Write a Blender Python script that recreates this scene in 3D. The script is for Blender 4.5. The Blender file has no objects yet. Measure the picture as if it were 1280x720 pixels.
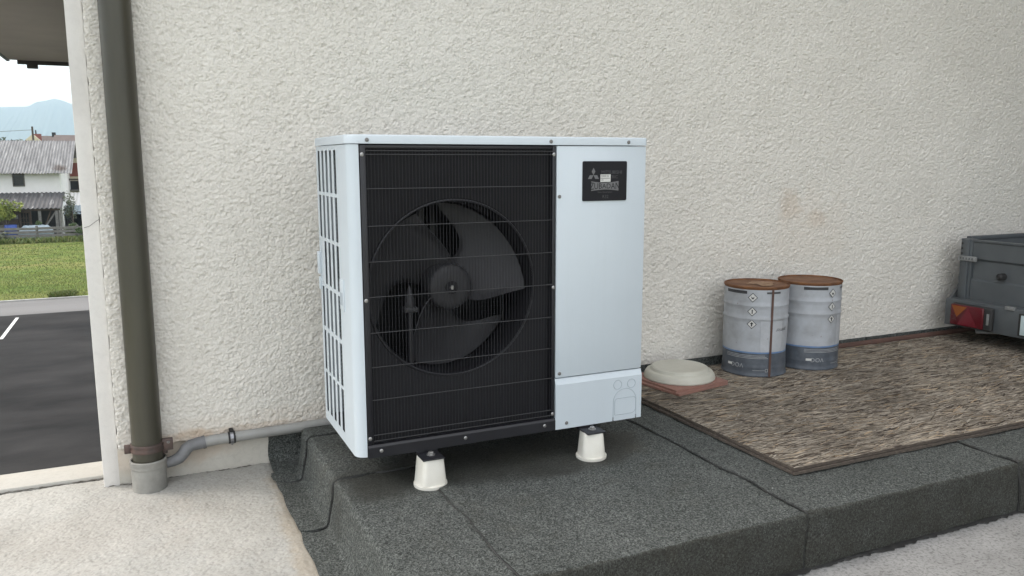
import bpy, bmesh, math, random
import numpy as np
from mathutils import Vector, Matrix

random.seed(7)
rng = np.random.default_rng(11)
R = math.radians
scene = bpy.context.scene
COL = scene.collection

# ------------------------------------------------------------------ camera
YAW, PITCH, ROLL = 0.4297, 0.1554, -0.0017
cam_d = bpy.data.cameras.new('camera')
cam = bpy.data.objects.new('camera', cam_d)
COL.objects.link(cam)
_f = Vector((math.sin(YAW) * math.cos(PITCH), math.cos(YAW) * math.cos(PITCH), -math.sin(PITCH)))
_r = Vector((math.cos(YAW), -math.sin(YAW), 0))
_u = _r.cross(_f)
r2 = _r * math.cos(ROLL) + _u * math.sin(ROLL)
u2 = -_r * math.sin(ROLL) + _u * math.cos(ROLL)
M = Matrix((r2, u2, -_f)).transposed().to_4x4()
M.translation = Vector((-0.5677, -2.4061, 1.2114))
cam.matrix_world = M
cam_d.sensor_width = 36
cam_d.lens = 1011.94 / 1280 * 36
cam_d.clip_start = 0.05
cam_d.clip_end = 30000
scene.camera = cam

# ------------------------------------------------------------------ sky, sun, exposure
SUN_EL, SUN_AZ = R(46), R(300)          # azimuth: compass from +y, clockwise
world = bpy.data.worlds.new('World')
scene.world = world
world.use_nodes = True
wn, wl = world.node_tree.nodes, world.node_tree.links
bg = wn['Background']
sky = wn.new('ShaderNodeTexSky')
sky.sky_type = 'NISHITA'
sky.sun_disc = False
sky.sun_elevation = SUN_EL
sky.sun_rotation = SUN_AZ
sky.altitude = 300
sky.air_density = 1.0
sky.dust_density = 3.0
sky.ozone_density = 1.0
# thin bright cloud cover over the clear sky, the same all round
cn = wn.new('ShaderNodeTexNoise'); cn.inputs['Scale'].default_value = 2.2; cn.inputs['Detail'].default_value = 5
ctc = wn.new('ShaderNodeTexCoord'); wl.new(ctc.outputs['Generated'], cn.inputs['Vector'])
cr = wn.new('ShaderNodeMapRange'); cr.inputs[1].default_value = .3; cr.inputs[2].default_value = .7
cr.inputs[3].default_value = .66; cr.inputs[4].default_value = .88
wl.new(cn.outputs['Fac'], cr.inputs[0])
cm = wn.new('ShaderNodeMix'); cm.data_type = 'RGBA'
wl.new(cr.outputs[0], cm.inputs[0]); wl.new(sky.outputs[0], cm.inputs[6])
cm.inputs[7].default_value = (3.42, 3.27, 3.08, 1)
wl.new(cm.outputs[2], bg.inputs[0])
bg.inputs[1].default_value = 0.15
sun_d = bpy.data.lights.new('sun', 'SUN')
sun_d.energy = 0.8
sun_d.angle = R(35)
sun_d.color = (1.0, 0.93, 0.84)
sun = bpy.data.objects.new('sun', sun_d)
COL.objects.link(sun)
sd = Vector((math.sin(SUN_AZ) * math.cos(SUN_EL), math.cos(SUN_AZ) * math.cos(SUN_EL), math.sin(SUN_EL)))
sun.rotation_euler = sd.to_track_quat('Z', 'Y').to_euler()
sun.location = (-3, -4, 8)
scene.view_settings.view_transform = 'Standard'
scene.view_settings.look = 'None'
scene.view_settings.gamma = 1
scene.view_settings.use_curve_mapping = False
scene.view_settings.exposure = 1.98
scene.render.engine = 'CYCLES'
scene.cycles.max_bounces = 6
scene.cycles.volume_bounces = 0
scene.cycles.use_denoising = True

# ------------------------------------------------------------------ materials
def new_mat(name):
    m = bpy.data.materials.new(name)
    m.use_nodes = True
    return m, m.node_tree.nodes, m.node_tree.links, m.node_tree.nodes['Principled BSDF']

def pos_node(N, L, world_space=False, scale=(1, 1, 1)):
    if world_space:
        g = N.new('ShaderNodeNewGeometry'); out = g.outputs['Position']
    else:
        g = N.new('ShaderNodeTexCoord'); out = g.outputs['Object']
    mp = N.new('ShaderNodeMapping')
    mp.inputs['Scale'].default_value = scale
    L.new(out, mp.inputs['Vector'])
    return mp.outputs[0]

def noise(N, L, vec, scale, detail=4, rough=0.6, dist=0.0):
    n = N.new('ShaderNodeTexNoise')
    n.inputs['Scale'].default_value = scale
    n.inputs['Detail'].default_value = detail
    n.inputs['Roughness'].default_value = rough
    n.inputs['Distortion'].default_value = dist
    L.new(vec, n.inputs['Vector'])
    return n.outputs['Fac']

def ramp(N, L, fac, stops, interp='LINEAR'):
    r = N.new('ShaderNodeValToRGB')
    r.color_ramp.interpolation = interp
    e = r.color_ramp.elements
    while len(e) < len(stops):
        e.new(0.5)
    for i, (p, c) in enumerate(stops):
        e[i].position = p
        e[i].color = (*c, 1) if len(c) == 3 else c
    L.new(fac, r.inputs[0])
    return r.outputs[0]

def mixc(N, L, fac, a, b, mode='MIX'):
    m = N.new('ShaderNodeMix')
    m.data_type = 'RGBA'
    m.blend_type = mode
    for sock, v in ((m.inputs[0], fac), (m.inputs[6], a), (m.inputs[7], b)):
        if hasattr(v, 'is_output') or isinstance(v, bpy.types.NodeSocket):
            L.new(v, sock)
        elif isinstance(v, (int, float)):
            sock.default_value = v
        else:
            sock.default_value = (*v, 1)
    return m.outputs[2]

def math_n(N, L, op, a, b=None, clamp=False):
    m = N.new('ShaderNodeMath')
    m.operation = op
    m.use_clamp = clamp
    for i, v in enumerate((a, b)):
        if v is None:
            continue
        if isinstance(v, (int, float)):
            m.inputs[i].default_value = v
        else:
            L.new(v, m.inputs[i])
    return m.outputs[0]

def bump(N, L, B, h, strength=0.3, dist=0.002):
    b = N.new('ShaderNodeBump')
    b.inputs['Strength'].default_value = strength
    b.inputs['Distance'].default_value = dist
    L.new(h, b.inputs['Height'])
    L.new(b.outputs[0], B.inputs['Normal'])

def simple(name, c1, c2=None, scale=8, rough=0.6, metal=0.0, bscale=0, bstr=0.2, bdist=0.002, spec=0.5, detail=5, sc=(1, 1, 1), lo=0.35, hi=0.65, ws=False, rv=0.1):
    m, N, L, B = new_mat(name)
    B.inputs['Roughness'].default_value = rough
    B.inputs['Metallic'].default_value = metal
    B.inputs['Specular IOR Level'].default_value = spec
    if c2 is None:
        c2 = tuple(x * 0.85 for x in c1)
    v = pos_node(N, L, ws, sc)
    n = noise(N, L, v, scale, detail)
    L.new(ramp(N, L, n, [(lo, c1), (hi, c2)]), B.inputs['Base Color'])
    if rv:
        rr = N.new('ShaderNodeMapRange')
        rr.inputs[3].default_value = max(0.03, rough - rv); rr.inputs[4].default_value = min(1, rough + rv)
        L.new(n, rr.inputs[0]); L.new(rr.outputs[0], B.inputs['Roughness'])
    if bscale:
        bump(N, L, B, noise(N, L, v, bscale, 3), bstr, bdist)
    return m

def blob(N, L, P, centre, rad, wob=0.25, nscale=4.0):
    """soft-edged stain mask with its own irregular outline, round a world point"""
    s = N.new('ShaderNodeVectorMath'); s.operation = 'SUBTRACT'
    L.new(P, s.inputs[0]); s.inputs[1].default_value = centre
    d = N.new('ShaderNodeVectorMath'); d.operation = 'DIVIDE'
    L.new(s.outputs[0], d.inputs[0]); d.inputs[1].default_value = rad
    ln = N.new('ShaderNodeVectorMath'); ln.operation = 'LENGTH'
    L.new(d.outputs[0], ln.inputs[0])
    n = noise(N, L, P, nscale, 4, 0.65)
    t = math_n(N, L, 'MULTIPLY', math_n(N, L, 'SUBTRACT', n, 0.5), wob * 4)
    v = math_n(N, L, 'ADD', ln.outputs['Value'], t)
    mr = N.new('ShaderNodeMapRange'); mr.interpolation_type = 'SMOOTHSTEP'
    mr.inputs[1].default_value = 0.45; mr.inputs[2].default_value = 1.15
    mr.inputs[3].default_value = 1; mr.inputs[4].default_value = 0
    L.new(v, mr.inputs[0])
    return mr.outputs[0]

def stucco_mat():
    m, N, L, B = new_mat('rough_render')
    P = pos_node(N, L, True)
    big = noise(N, L, P, 1.3, 4)
    fine = noise(N, L, P, 110, 3)
    c = ramp(N, L, big, [(0.3, (0.71, 0.68, 0.625)), (0.7, (0.775, 0.745, 0.69))])
    c = mixc(N, L, math_n(N, L, 'MULTIPLY', ramp(N, L, fine, [(0.35, (1, 1, 1)), (0.55, (0, 0, 0))]), 0.22), c, (0.40, 0.385, 0.34))
    st = None
    for ce, ra, a in (((2.50, .84, .99), (.11, .3, .10), .22), ((2.69, .84, .90), (.08, .3, .06), .22), ((2.66, .84, .84), (.34, .3, .26), .09),
                      ((-.46, .84, .165), (.16, .3, .03), .40), ((-.25, .84, .172), (.3, .3, .02), .28), ((.5, .84, .2), (2.0, .3, .05), .12)):
        b_ = math_n(N, L, 'MULTIPLY', blob(N, L, P, ce, ra, 0.5, 9), a)
        c = mixc(N, L, b_, c, (0.50, 0.35, 0.22))
    L.new(c, B.inputs['Base Color'])
    B.inputs['Roughness'].default_value = 0.9
    B.inputs['Specular IOR Level'].default_value = 0.25
    h = math_n(N, L, 'ADD', noise(N, L, P, 160, 3, 0.6), math_n(N, L, 'MULTIPLY', noise(N, L, P, 75, 2), 1.2))
    bump(N, L, B, h, 0.5, 0.002)
    return m

def felt_mat():
    m, N, L, B = new_mat('mineral_roofing_felt')
    P = pos_node(N, L, True)
    v = N.new('ShaderNodeTexVoronoi')
    v.inputs['Scale'].default_value = 255
    L.new(P, v.inputs['Vector'])
    g = noise(N, L, P, 330, 2, 0.5)
    gran = ramp(N, L, v.outputs['Color'], [(0.15, (0.022, 0.025, 0.023)), (0.5, (0.072, 0.078, 0.073)), (0.85, (0.140, 0.148, 0.139)), (1.0, (0.20, 0.21, 0.20))])
    big = noise(N, L, P, 2.2, 5, 0.65)
    c = mixc(N, L, 1.0, gran, ramp(N, L, big, [(0.3, (0.70, 0.72, 0.71)), (0.7, (1.06, 1.06, 1.07))]), 'MULTIPLY')
    mid = noise(N, L, P, 120, 3, 0.7)
    c = mixc(N, L, 1.0, c, ramp(N, L, mid, [(0.3, (0.72, 0.72, 0.72)), (0.7, (1.28, 1.28, 1.28))]), 'MULTIPLY')
    wet = None
    for ce, ra in (((.93, .02, .175), (.20, .10, .3)), ((.10, .02, .175), (.17, .13, .3)), ((.45, .08, .175), (.62, .20, .3)), ((.70, -.05, .175), (.30, .10, .3)), ((1.02, .10, .175), (.10, .08, .3))):
        b_ = blob(N, L, P, ce, ra, 0.35, 6)
        wet = b_ if wet is None else math_n(N, L, 'MAXIMUM', wet, b_)
    c = mixc(N, L, math_n(N, L, 'MULTIPLY', wet, 0.66), c, (0.022, 0.021, 0.016))
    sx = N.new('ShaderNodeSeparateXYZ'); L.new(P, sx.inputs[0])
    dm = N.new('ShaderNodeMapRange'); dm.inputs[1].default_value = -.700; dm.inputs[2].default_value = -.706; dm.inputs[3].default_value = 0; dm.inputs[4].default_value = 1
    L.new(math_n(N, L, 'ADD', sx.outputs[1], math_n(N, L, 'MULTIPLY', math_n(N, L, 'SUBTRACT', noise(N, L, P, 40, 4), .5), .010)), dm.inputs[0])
    dirt_shade = math_n(N, L, 'MULTIPLY', dm.outputs[0], ramp(N, L, noise(N, L, P, 5, 5, .7), [(.3, (.45, .45, .45)), (.7, (.8, .8, .8))]))
    c = mixc(N, L, dirt_shade, c, (0.024, 0.022, 0.015))      # front face darkened: its shade put into the colour, with brown dirt
    # brown algae film here and there
    alg = ramp(N, L, noise(N, L, P, 3.1, 5, 0.7), [(0.58, (0, 0, 0)), (0.75, (1, 1, 1))])
    c = mixc(N, L, math_n(N, L, 'MULTIPLY', alg, 0.25), c, (0.075, 0.068, 0.045))
    L.new(c, B.inputs['Base Color'])
    rr = N.new('ShaderNodeMapRange'); rr.inputs[3].default_value = 0.88; rr.inputs[4].default_value = 0.6
    L.new(wet, rr.inputs[0]); L.new(rr.outputs[0], B.inputs['Roughness'])
    B.inputs['Specular IOR Level'].default_value = 0.35
    bump(N, L, B, math_n(N, L, 'ADD', v.outputs['Distance'], g), 0.7, 0.002)
    return m

def concrete_mat(name, c1, c2, c3, pit=0.25, fs=90, stains=()):
    m, N, L, B = new_mat(name)
    P = pos_node(N, L, True)
    n1 = noise(N, L, P, 2.3, 6, 0.65)
    n2 = noise(N, L, P, fs, 4, 0.65, 0.4)
    c = ramp(N, L, n1, [(0.32, c1), (0.5, c2), (0.68, c3)])
    c = mixc(N, L, math_n(N, L, 'MULTIPLY', ramp(N, L, n2, [(0.36, (1, 1, 1)), (0.52, (0, 0, 0))]), pit), c, tuple(x * 0.35 for x in c1))
    for ce, ra, a, col in stains:
        c = mixc(N, L, math_n(N, L, 'MULTIPLY', blob(N, L, P, ce, ra, 0.5, 7), a), c, col)
    L.new(c, B.inputs['Base Color'])
    B.inputs['Roughness'].default_value = 0.9
    B.inputs['Specular IOR Level'].default_value = 0.25
    bump(N, L, B, n2, 0.45, 0.003)
    return m

def flake_mat():
    m, N, L, B = new_mat('weathered_strand')
    g = N.new('ShaderNodeNewGeometry')
    c = ramp(N, L, g.outputs['Random Per Island'], [(0.0, (0.030, 0.021, 0.017)), (0.13, (0.07, 0.052, 0.04)), (0.20, (0.205, 0.178, 0.144)), (0.6, (0.325, 0.292, 0.24)), (0.88, (0.43, 0.40, 0.345)), (1.0, (0.43, 0.32, 0.20))])
    P = pos_node(N, L, True, (18, 140, 60))
    n = noise(N, L, P, 1.0, 4, 0.7)
    c = mixc(N, L, 1.0, c, ramp(N, L, n, [(0.3, (0.45, 0.44, 0.44)), (0.65, (1.15, 1.13, 1.1))]), 'MULTIPLY')
    P2 = pos_node(N, L, True)
    big = noise(N, L, P2, 3.2, 7, 0.75)
    c = mixc(N, L, 1.0, c, ramp(N, L, big, [(0.33, (0.50, 0.48, 0.47)), (0.5, (0.98, 0.97, 0.96)), (0.68, (1.22, 1.20, 1.17))]), 'MULTIPLY')
    L.new(c, B.inputs['Base Color'])
    B.inputs['Roughness'].default_value = 0.85
    B.inputs['Specular IOR Level'].default_value = 0.25
    bump(N, L, B, n, 0.5, 0.001)
    return m

def leaf_mat(name, c1, c2, c3):
    m, N, L, B = new_mat(name)
    g = N.new('ShaderNodeNewGeometry')
    c = ramp(N, L, g.outputs['Random Per Island'], [(0.0, c1), (0.5, c2), (1.0, c3)])
    L.new(c, B.inputs['Base Color'])
    B.inputs['Roughness'].default_value = 0.6
    return m

def white_paint():
    m, N, L, B = new_mat('white_enamel')
    P = pos_node(N, L, True)
    n = noise(N, L, P, 3.0, 5, 0.6)
    c = ramp(N, L, n, [(0.3, (0.545, 0.605, 0.65)), (0.7, (0.575, 0.635, 0.68))])
    streak = noise(N, L, pos_node(N, L, True, (30, 30, 1.5)), 1.0, 4, 0.7)
    c = mixc(N, L, math_n(N, L, 'MULTIPLY', ramp(N, L, streak, [(0.50, (0, 0, 0)), (0.75, (1, 1, 1))]), 0.10), c, (0.42, 0.46, 0.47))
    L.new(c, B.inputs['Base Color'])
    B.inputs['Roughness'].default_value = 0.38
    bump(N, L, B, noise(N, L, P, 420, 2), 0.05, 0.0006)
    return m

MT = {
    'stucco': stucco_mat(),
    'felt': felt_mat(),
    'white': white_paint(),
    'screed': concrete_mat('cream_cement_screed', (0.345, 0.338, 0.312), (0.40, 0.393, 0.366), (0.455, 0.448, 0.42), 0.32, 85,
                           (((-.32, .35, 0), (.25, .5, .3), .12, (.36, .31, .24)), ((-.16, .1, 0), (.06, .7, .3), .4, (.34, .27, .18)), ((-.75, .45, 0), (.35, .3, .3), .10, (.40, .33, .27)))),
    'screed_smooth': concrete_mat('smooth_cement', (0.44, 0.425, 0.385), (0.49, 0.475, 0.435), (0.54, 0.525, 0.485), 0.08, 50),
    'slab': concrete_mat('grey_concrete', (0.20, 0.197, 0.19), (0.285, 0.282, 0.272), (0.37, 0.367, 0.357), 0.55, 95),
    'plinth': concrete_mat('plinth_plaster', (0.50, 0.475, 0.42), (0.57, 0.545, 0.49), (0.63, 0.61, 0.56), 0.12, 60,
                           (((-.55, .85, .10), (.30, .4, .07), .35, (.47, .33, .22)), ((-.68, .85, .03), (.12, .4, .05), .3, (.3, .29, .25)))),
    'trim': concrete_mat('smooth_white_plaster', (0.66, 0.64, 0.61), (0.72, 0.70, 0.67), (0.76, 0.75, 0.72), 0.06, 40),
    'felt_core': simple('bitumen', (0.012, 0.012, 0.012), (0.03, 0.03, 0.028), 30, 0.55, bscale=60, bstr=0.6),
    'black': simple('black_enamel', (0.010, 0.010, 0.013), (0.013, 0.013, 0.017), 6, 0.42),
    'black_matt': simple('black_plastic', (0.0055, 0.0055, 0.0075), (0.0075, 0.0075, 0.010), 6, 0.6, spec=.3),
    'wire': simple('grille_wire_coating', (0.014, 0.014, 0.017), (0.018, 0.018, 0.021), 6, 0.5, spec=.3),
    'wire_pale': simple('pale_wire_coating', (0.024, 0.024, 0.026), (0.034, 0.034, 0.036), 9, 0.5),  # paler tone for the horizontal guard wires
    'blade': simple('fan_plastic', (0.022, 0.022, 0.025), (0.029, 0.029, 0.032), 5, 0.5, spec=.35),
    'fin': simple('coil_fin', (0.010, 0.011, 0.012), (0.018, 0.019, 0.020), 40, 0.6),
    'screw': simple('zinc_screw', (0.42, 0.42, 0.42), (0.30, 0.29, 0.28), 200, 0.35, metal=0.8),
    'screw_dark': simple('dull_screw', (0.16, 0.16, 0.155), (0.25, 0.24, 0.23), 200, 0.45, metal=0.5),
    'plate': simple('nameplate_black', (0.008, 0.008, 0.011), (0.010, 0.010, 0.013), 9, 0.55, spec=.3),
    'print_light': simple('light_print', (0.36, 0.37, 0.38), (0.30, 0.31, 0.32), 60, 0.5),
    'print_grey': simple('grey_print', (0.15, 0.15, 0.155), (0.13, 0.13, 0.135), 60, 0.45),
    'print_dim': simple('dim_print', (0.07, 0.07, 0.075), (0.06, 0.06, 0.065), 60, 0.45),
    'print_dark': simple('dark_print', (0.03, 0.03, 0.033), (0.04, 0.04, 0.043), 60, 0.5),
    'sticker': simple('white_sticker', (0.62, 0.62, 0.60), (0.55, 0.55, 0.53), 80, 0.5),
    'groove': simple('pressed_outline', (0.36, 0.41, 0.45), (0.39, 0.44, 0.48), 30, 0.6),
    'plastic_white': simple('white_plastic', (0.74, 0.72, 0.65), (0.69, 0.665, 0.59), 14, 0.5, bscale=120, bstr=0.1),
    'pipe_dark': simple('painted_olive_steel', (0.060, 0.056, 0.039), (0.045, 0.042, 0.031), 5, 0.42, sc=(3, 3, .5), bscale=30, bstr=0.05),
    'pvc': simple('grey_pvc', (0.34, 0.34, 0.325), (0.29, 0.288, 0.275), 9, 0.45, bscale=60, bstr=0.05),
    'pvc_old': simple('dusty_grey_pvc', (0.29, 0.285, 0.26), (0.21, 0.205, 0.19), 14, 0.75, bscale=60, bstr=0.2),
    'pvc_blue': simple('blue_grey_rubber', (0.185, 0.188, 0.195), (0.135, 0.138, 0.142), 20, 0.55, bscale=60, bstr=0.2),
    'clamp': simple('brown_painted_clamp', (0.10, 0.062, 0.052), (0.055, 0.042, 0.038), 25, 0.5),
    'band': simple('clamp_steel', (0.35, 0.36, 0.38), (0.25, 0.25, 0.27), 60, 0.3, metal=0.8),
    'rubber': simple('black_rubber', (0.018, 0.018, 0.018), (0.026, 0.026, 0.025), 20, 0.7),
    'board_edge': simple('board_edge', (0.055, 0.043, 0.035), (0.13, 0.106, 0.085), 60, 0.9, sc=(1, 1, 6), bscale=150, bstr=0.5),
    'flake': flake_mat(),
    'dirt_shade': simple('joint_dirt', (0.10, 0.09, 0.075), (0.16, 0.15, 0.13), 40, 0.95),
    'tile': simple('terracotta', (0.30, 0.155, 0.12), (0.24, 0.135, 0.11), 16, 0.85, bscale=90, bstr=0.2),
    'cream': simple('cream_plastic', (0.55, 0.54, 0.47), (0.47, 0.46, 0.395), 7, 0.55, bscale=70, bstr=0.12, lo=.3, hi=.7),
    'can_white': simple('drum_white_print', (0.40, 0.42, 0.45), (0.27, 0.275, 0.28), 11, 0.6, bscale=30, bstr=0.12, lo=.40, hi=.78, detail=9),
    'can_panel': simple('drum_pale_print', (0.45, 0.465, 0.49), (0.37, 0.385, 0.405), 16, 0.6),
    'can_grey': simple('drum_grey_print', (0.062, 0.074, 0.092), (0.105, 0.118, 0.138), 18, 0.5, bscale=30, bstr=0.12),
    'can_blue': simple('drum_blue_line', (0.10, 0.19, 0.38), (0.16, 0.25, 0.40), 20, 0.45),
    'rust': simple('rust', (0.20, 0.088, 0.035), (0.095, 0.042, 0.022), 22, 0.9, bscale=120, bstr=0.4, lo=.35, hi=.7),
    'bar': simple('brown_steel', (0.080, 0.044, 0.035), (0.115, 0.062, 0.047), 12, 0.7),
    'rust_lid': simple('rusty_lid', (0.22, 0.115, 0.062), (0.115, 0.055, 0.030), 9, 0.85, bscale=60, bstr=0.4, lo=.38, hi=.66, detail=8),
    'rust_pale': simple('pale_rust', (0.36, 0.245, 0.155), (0.20, 0.105, 0.055), 28, 0.85, bscale=60, bstr=0.4, detail=8),
    'trailer': simple('grey_galvanised_paint', (0.075, 0.084, 0.090), (0.10, 0.11, 0.116), 7, 0.5, bscale=40, bstr=0.08, lo=.3, hi=.75),
    'trailer_dk': simple('dark_grey_steel', (0.06, 0.064, 0.068), (0.085, 0.09, 0.094), 7, 0.5),
    'latch': simple('latch_zinc', (0.33, 0.34, 0.34), (0.24, 0.24, 0.24), 40, 0.45, metal=0.5),
    'lens_red': simple('red_lens', (0.10, 0.006, 0.012), (0.075, 0.005, 0.009), 12, 0.25),
    'lens_red2': simple('red_reflector', (0.15, 0.007, 0.017), (0.12, 0.006, 0.014), 12, 0.2),
    'lens_amber': simple('amber_lens', (0.27, 0.075, 0.010), (0.20, 0.055, 0.008), 12, 0.25),
    'plate_white': simple('plate_white', (0.55, 0.66, 0.68), (0.5, 0.6, 0.62), 12, 0.4),
    'asphalt': simple('asphalt', (0.009, 0.0088, 0.0088), (0.036, 0.035, 0.0345), 0.8, 0.85, spec=0.10, sc=(.7, 1.3, 1), detail=10, lo=.3, hi=.7, ws=True, bscale=60, bstr=.3, bdist=.004),
    'asphalt_old': simple('worn_asphalt', (0.11, 0.108, 0.106), (0.155, 0.152, 0.15), 0.5, 0.85, sc=(.2, 1.5, 1), detail=8, ws=True),
    'road_paint': simple('road_paint', (0.70, 0.70, 0.68), (0.55, 0.55, 0.53), 6, 0.7),
    'kerb': simple('kerb_stone', (0.30, 0.30, 0.285), (0.38, 0.38, 0.365), 5, 0.85),
    'soffit': simple('soffit_paint', (0.40, 0.365, 0.325), (0.345, 0.315, 0.285), 0.9, 0.8, ws=True),
    'soffit_trim': simple('soffit_edge_metal', (0.16, 0.18, 0.19), (0.13, 0.15, 0.16), 2, 0.6),
    'gutter': simple('dark_gutter', (0.03, 0.026, 0.026), (0.04, 0.036, 0.034), 4, 0.5),
    'wood_grey': simple('weathered_wood', (0.20, 0.195, 0.182), (0.115, 0.11, 0.102), 5, 0.9, sc=(1, 6, 6), ws=True),
    'wood_brown': simple('old_brown_wood', (0.085, 0.06, 0.042), (0.05, 0.036, 0.028), 5, 0.9),
    'barn_wall': simple('barn_plaster', (0.80, 0.79, 0.78), (0.73, 0.72, 0.71), 1.2, 0.9),
    'cream_wall': simple('cream_house_plaster', (0.62, 0.56, 0.42), (0.56, 0.50, 0.37), 1.2, 0.9),
    'dark': simple('dark_interior', (0.018, 0.017, 0.016), (0.028, 0.026, 0.024), 3, 0.9),
    'glass': simple('window_glass', (0.02, 0.022, 0.025), (0.03, 0.032, 0.035), 3, 0.15),
    'frame': simple('window_frame_dark', (0.07, 0.06, 0.05), (0.09, 0.08, 0.07), 8, 0.7),
    'roof_dark': simple('brown_roof_tile', (0.075, 0.055, 0.05), (0.105, 0.08, 0.07), 2, 0.85),
    'brick_red': simple('red_brick', (0.24, 0.075, 0.055), (0.17, 0.055, 0.045), 6, 0.9),
    'tarp': simple('pale_blue_tarp', (0.30, 0.37, 0.42), (0.22, 0.28, 0.33), 3, 0.5),
    'barrel': simple('blue_barrel', (0.02, 0.06, 0.28), (0.025, 0.07, 0.32), 6, 0.4),
    'bark': simple('bark', (0.09, 0.07, 0.055), (0.05, 0.04, 0.03), 20, 0.9),
    'leaf_lime': leaf_mat('lime_leaf', (0.11, 0.15, 0.025), (0.19, 0.235, 0.04), (0.28, 0.31, 0.06)),
    'leaf_green': leaf_mat('green_leaf', (0.035, 0.065, 0.02), (0.07, 0.115, 0.035), (0.12, 0.17, 0.055)),
    'leaf_dull': leaf_mat('dull_leaf', (0.07, 0.09, 0.05), (0.12, 0.14, 0.08), (0.17, 0.18, 0.12)),
    'leaf_far': leaf_mat('far_tree_leaf', (0.03, 0.05, 0.03), (0.045, 0.07, 0.04), (0.06, 0.09, 0.05)),
    'blade_grass': leaf_mat('grass_blade', (0.080, 0.130, 0.024), (0.125, 0.165, 0.040), (0.205, 0.195, 0.072)),
    'hill': simple('wooded_hill', (0.035, 0.055, 0.035), (0.06, 0.08, 0.05), 0.006, 0.95, ws=True, detail=8, rv=0),
}

def grass_mat():
    m, N, L, B = new_mat('mown_grass')
    P = pos_node(N, L, True, (0.5, 1.6, 1))
    n = noise(N, L, P, 0.55, 8, 0.7)
    c = ramp(N, L, n, [(0.32, (0.080, 0.130, 0.024)), (0.5, (0.125, 0.162, 0.038)), (0.68, (0.195, 0.182, 0.066))])
    P2 = pos_node(N, L, True)
    n2 = noise(N, L, P2, 9, 3, 0.7)
    c = mixc(N, L, 1.0, c, ramp(N, L, n2, [(0.3, (0.88, 0.88, 0.88)), (0.7, (1.1, 1.1, 1.1))]), 'MULTIPLY')
    L.new(c, B.inputs['Base Color'])
    B.inputs['Roughness'].default_value = 0.95
    B.inputs['Specular IOR Level'].default_value = 0.1
    return m
MT['grass'] = grass_mat()

def roof_sheet_mat(name, c1, c2, streak, rust=None):
    m, N, L, B = new_mat(name)
    P = pos_node(N, L, True, (5, .6, .6))
    n = noise(N, L, P, 1.0, 7, 0.75)
    c = ramp(N, L, n, [(0.36, c1), (0.64, c2)])
    s = ramp(N, L, noise(N, L, pos_node(N, L, True, (3.2, .35, .35)), 1.3, 4, 0.6), [(0.62, (0, 0, 0)), (0.7, (1, 1, 1))])
    c = mixc(N, L, math_n(N, L, 'MULTIPLY', s, 0.6), c, streak)
    if rust:
        W = pos_node(N, L, True)
        c = mixc(N, L, math_n(N, L, 'MULTIPLY', blob(N, L, W, *rust, 0.4, 3), 0.9), c, (0.05, 0.03, 0.02))
    L.new(c, B.inputs['Base Color'])
    B.inputs['Roughness'].default_value = 0.85
    return m
MT['roof_pale'] = roof_sheet_mat('weathered_fibre_cement', (0.25, 0.25, 0.252), (0.115, 0.115, 0.118), (0.40, 0.40, 0.40), ((-4.65, 52.0, .95), (.42, 1.0, .30)))
MT['roof_lean'] = roof_sheet_mat('dark_fibre_cement', (0.06, 0.058, 0.062), (0.10, 0.098, 0.10), (0.42, 0.42, 0.42))

# ------------------------------------------------------------------ mesh helpers
WL = {}

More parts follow.
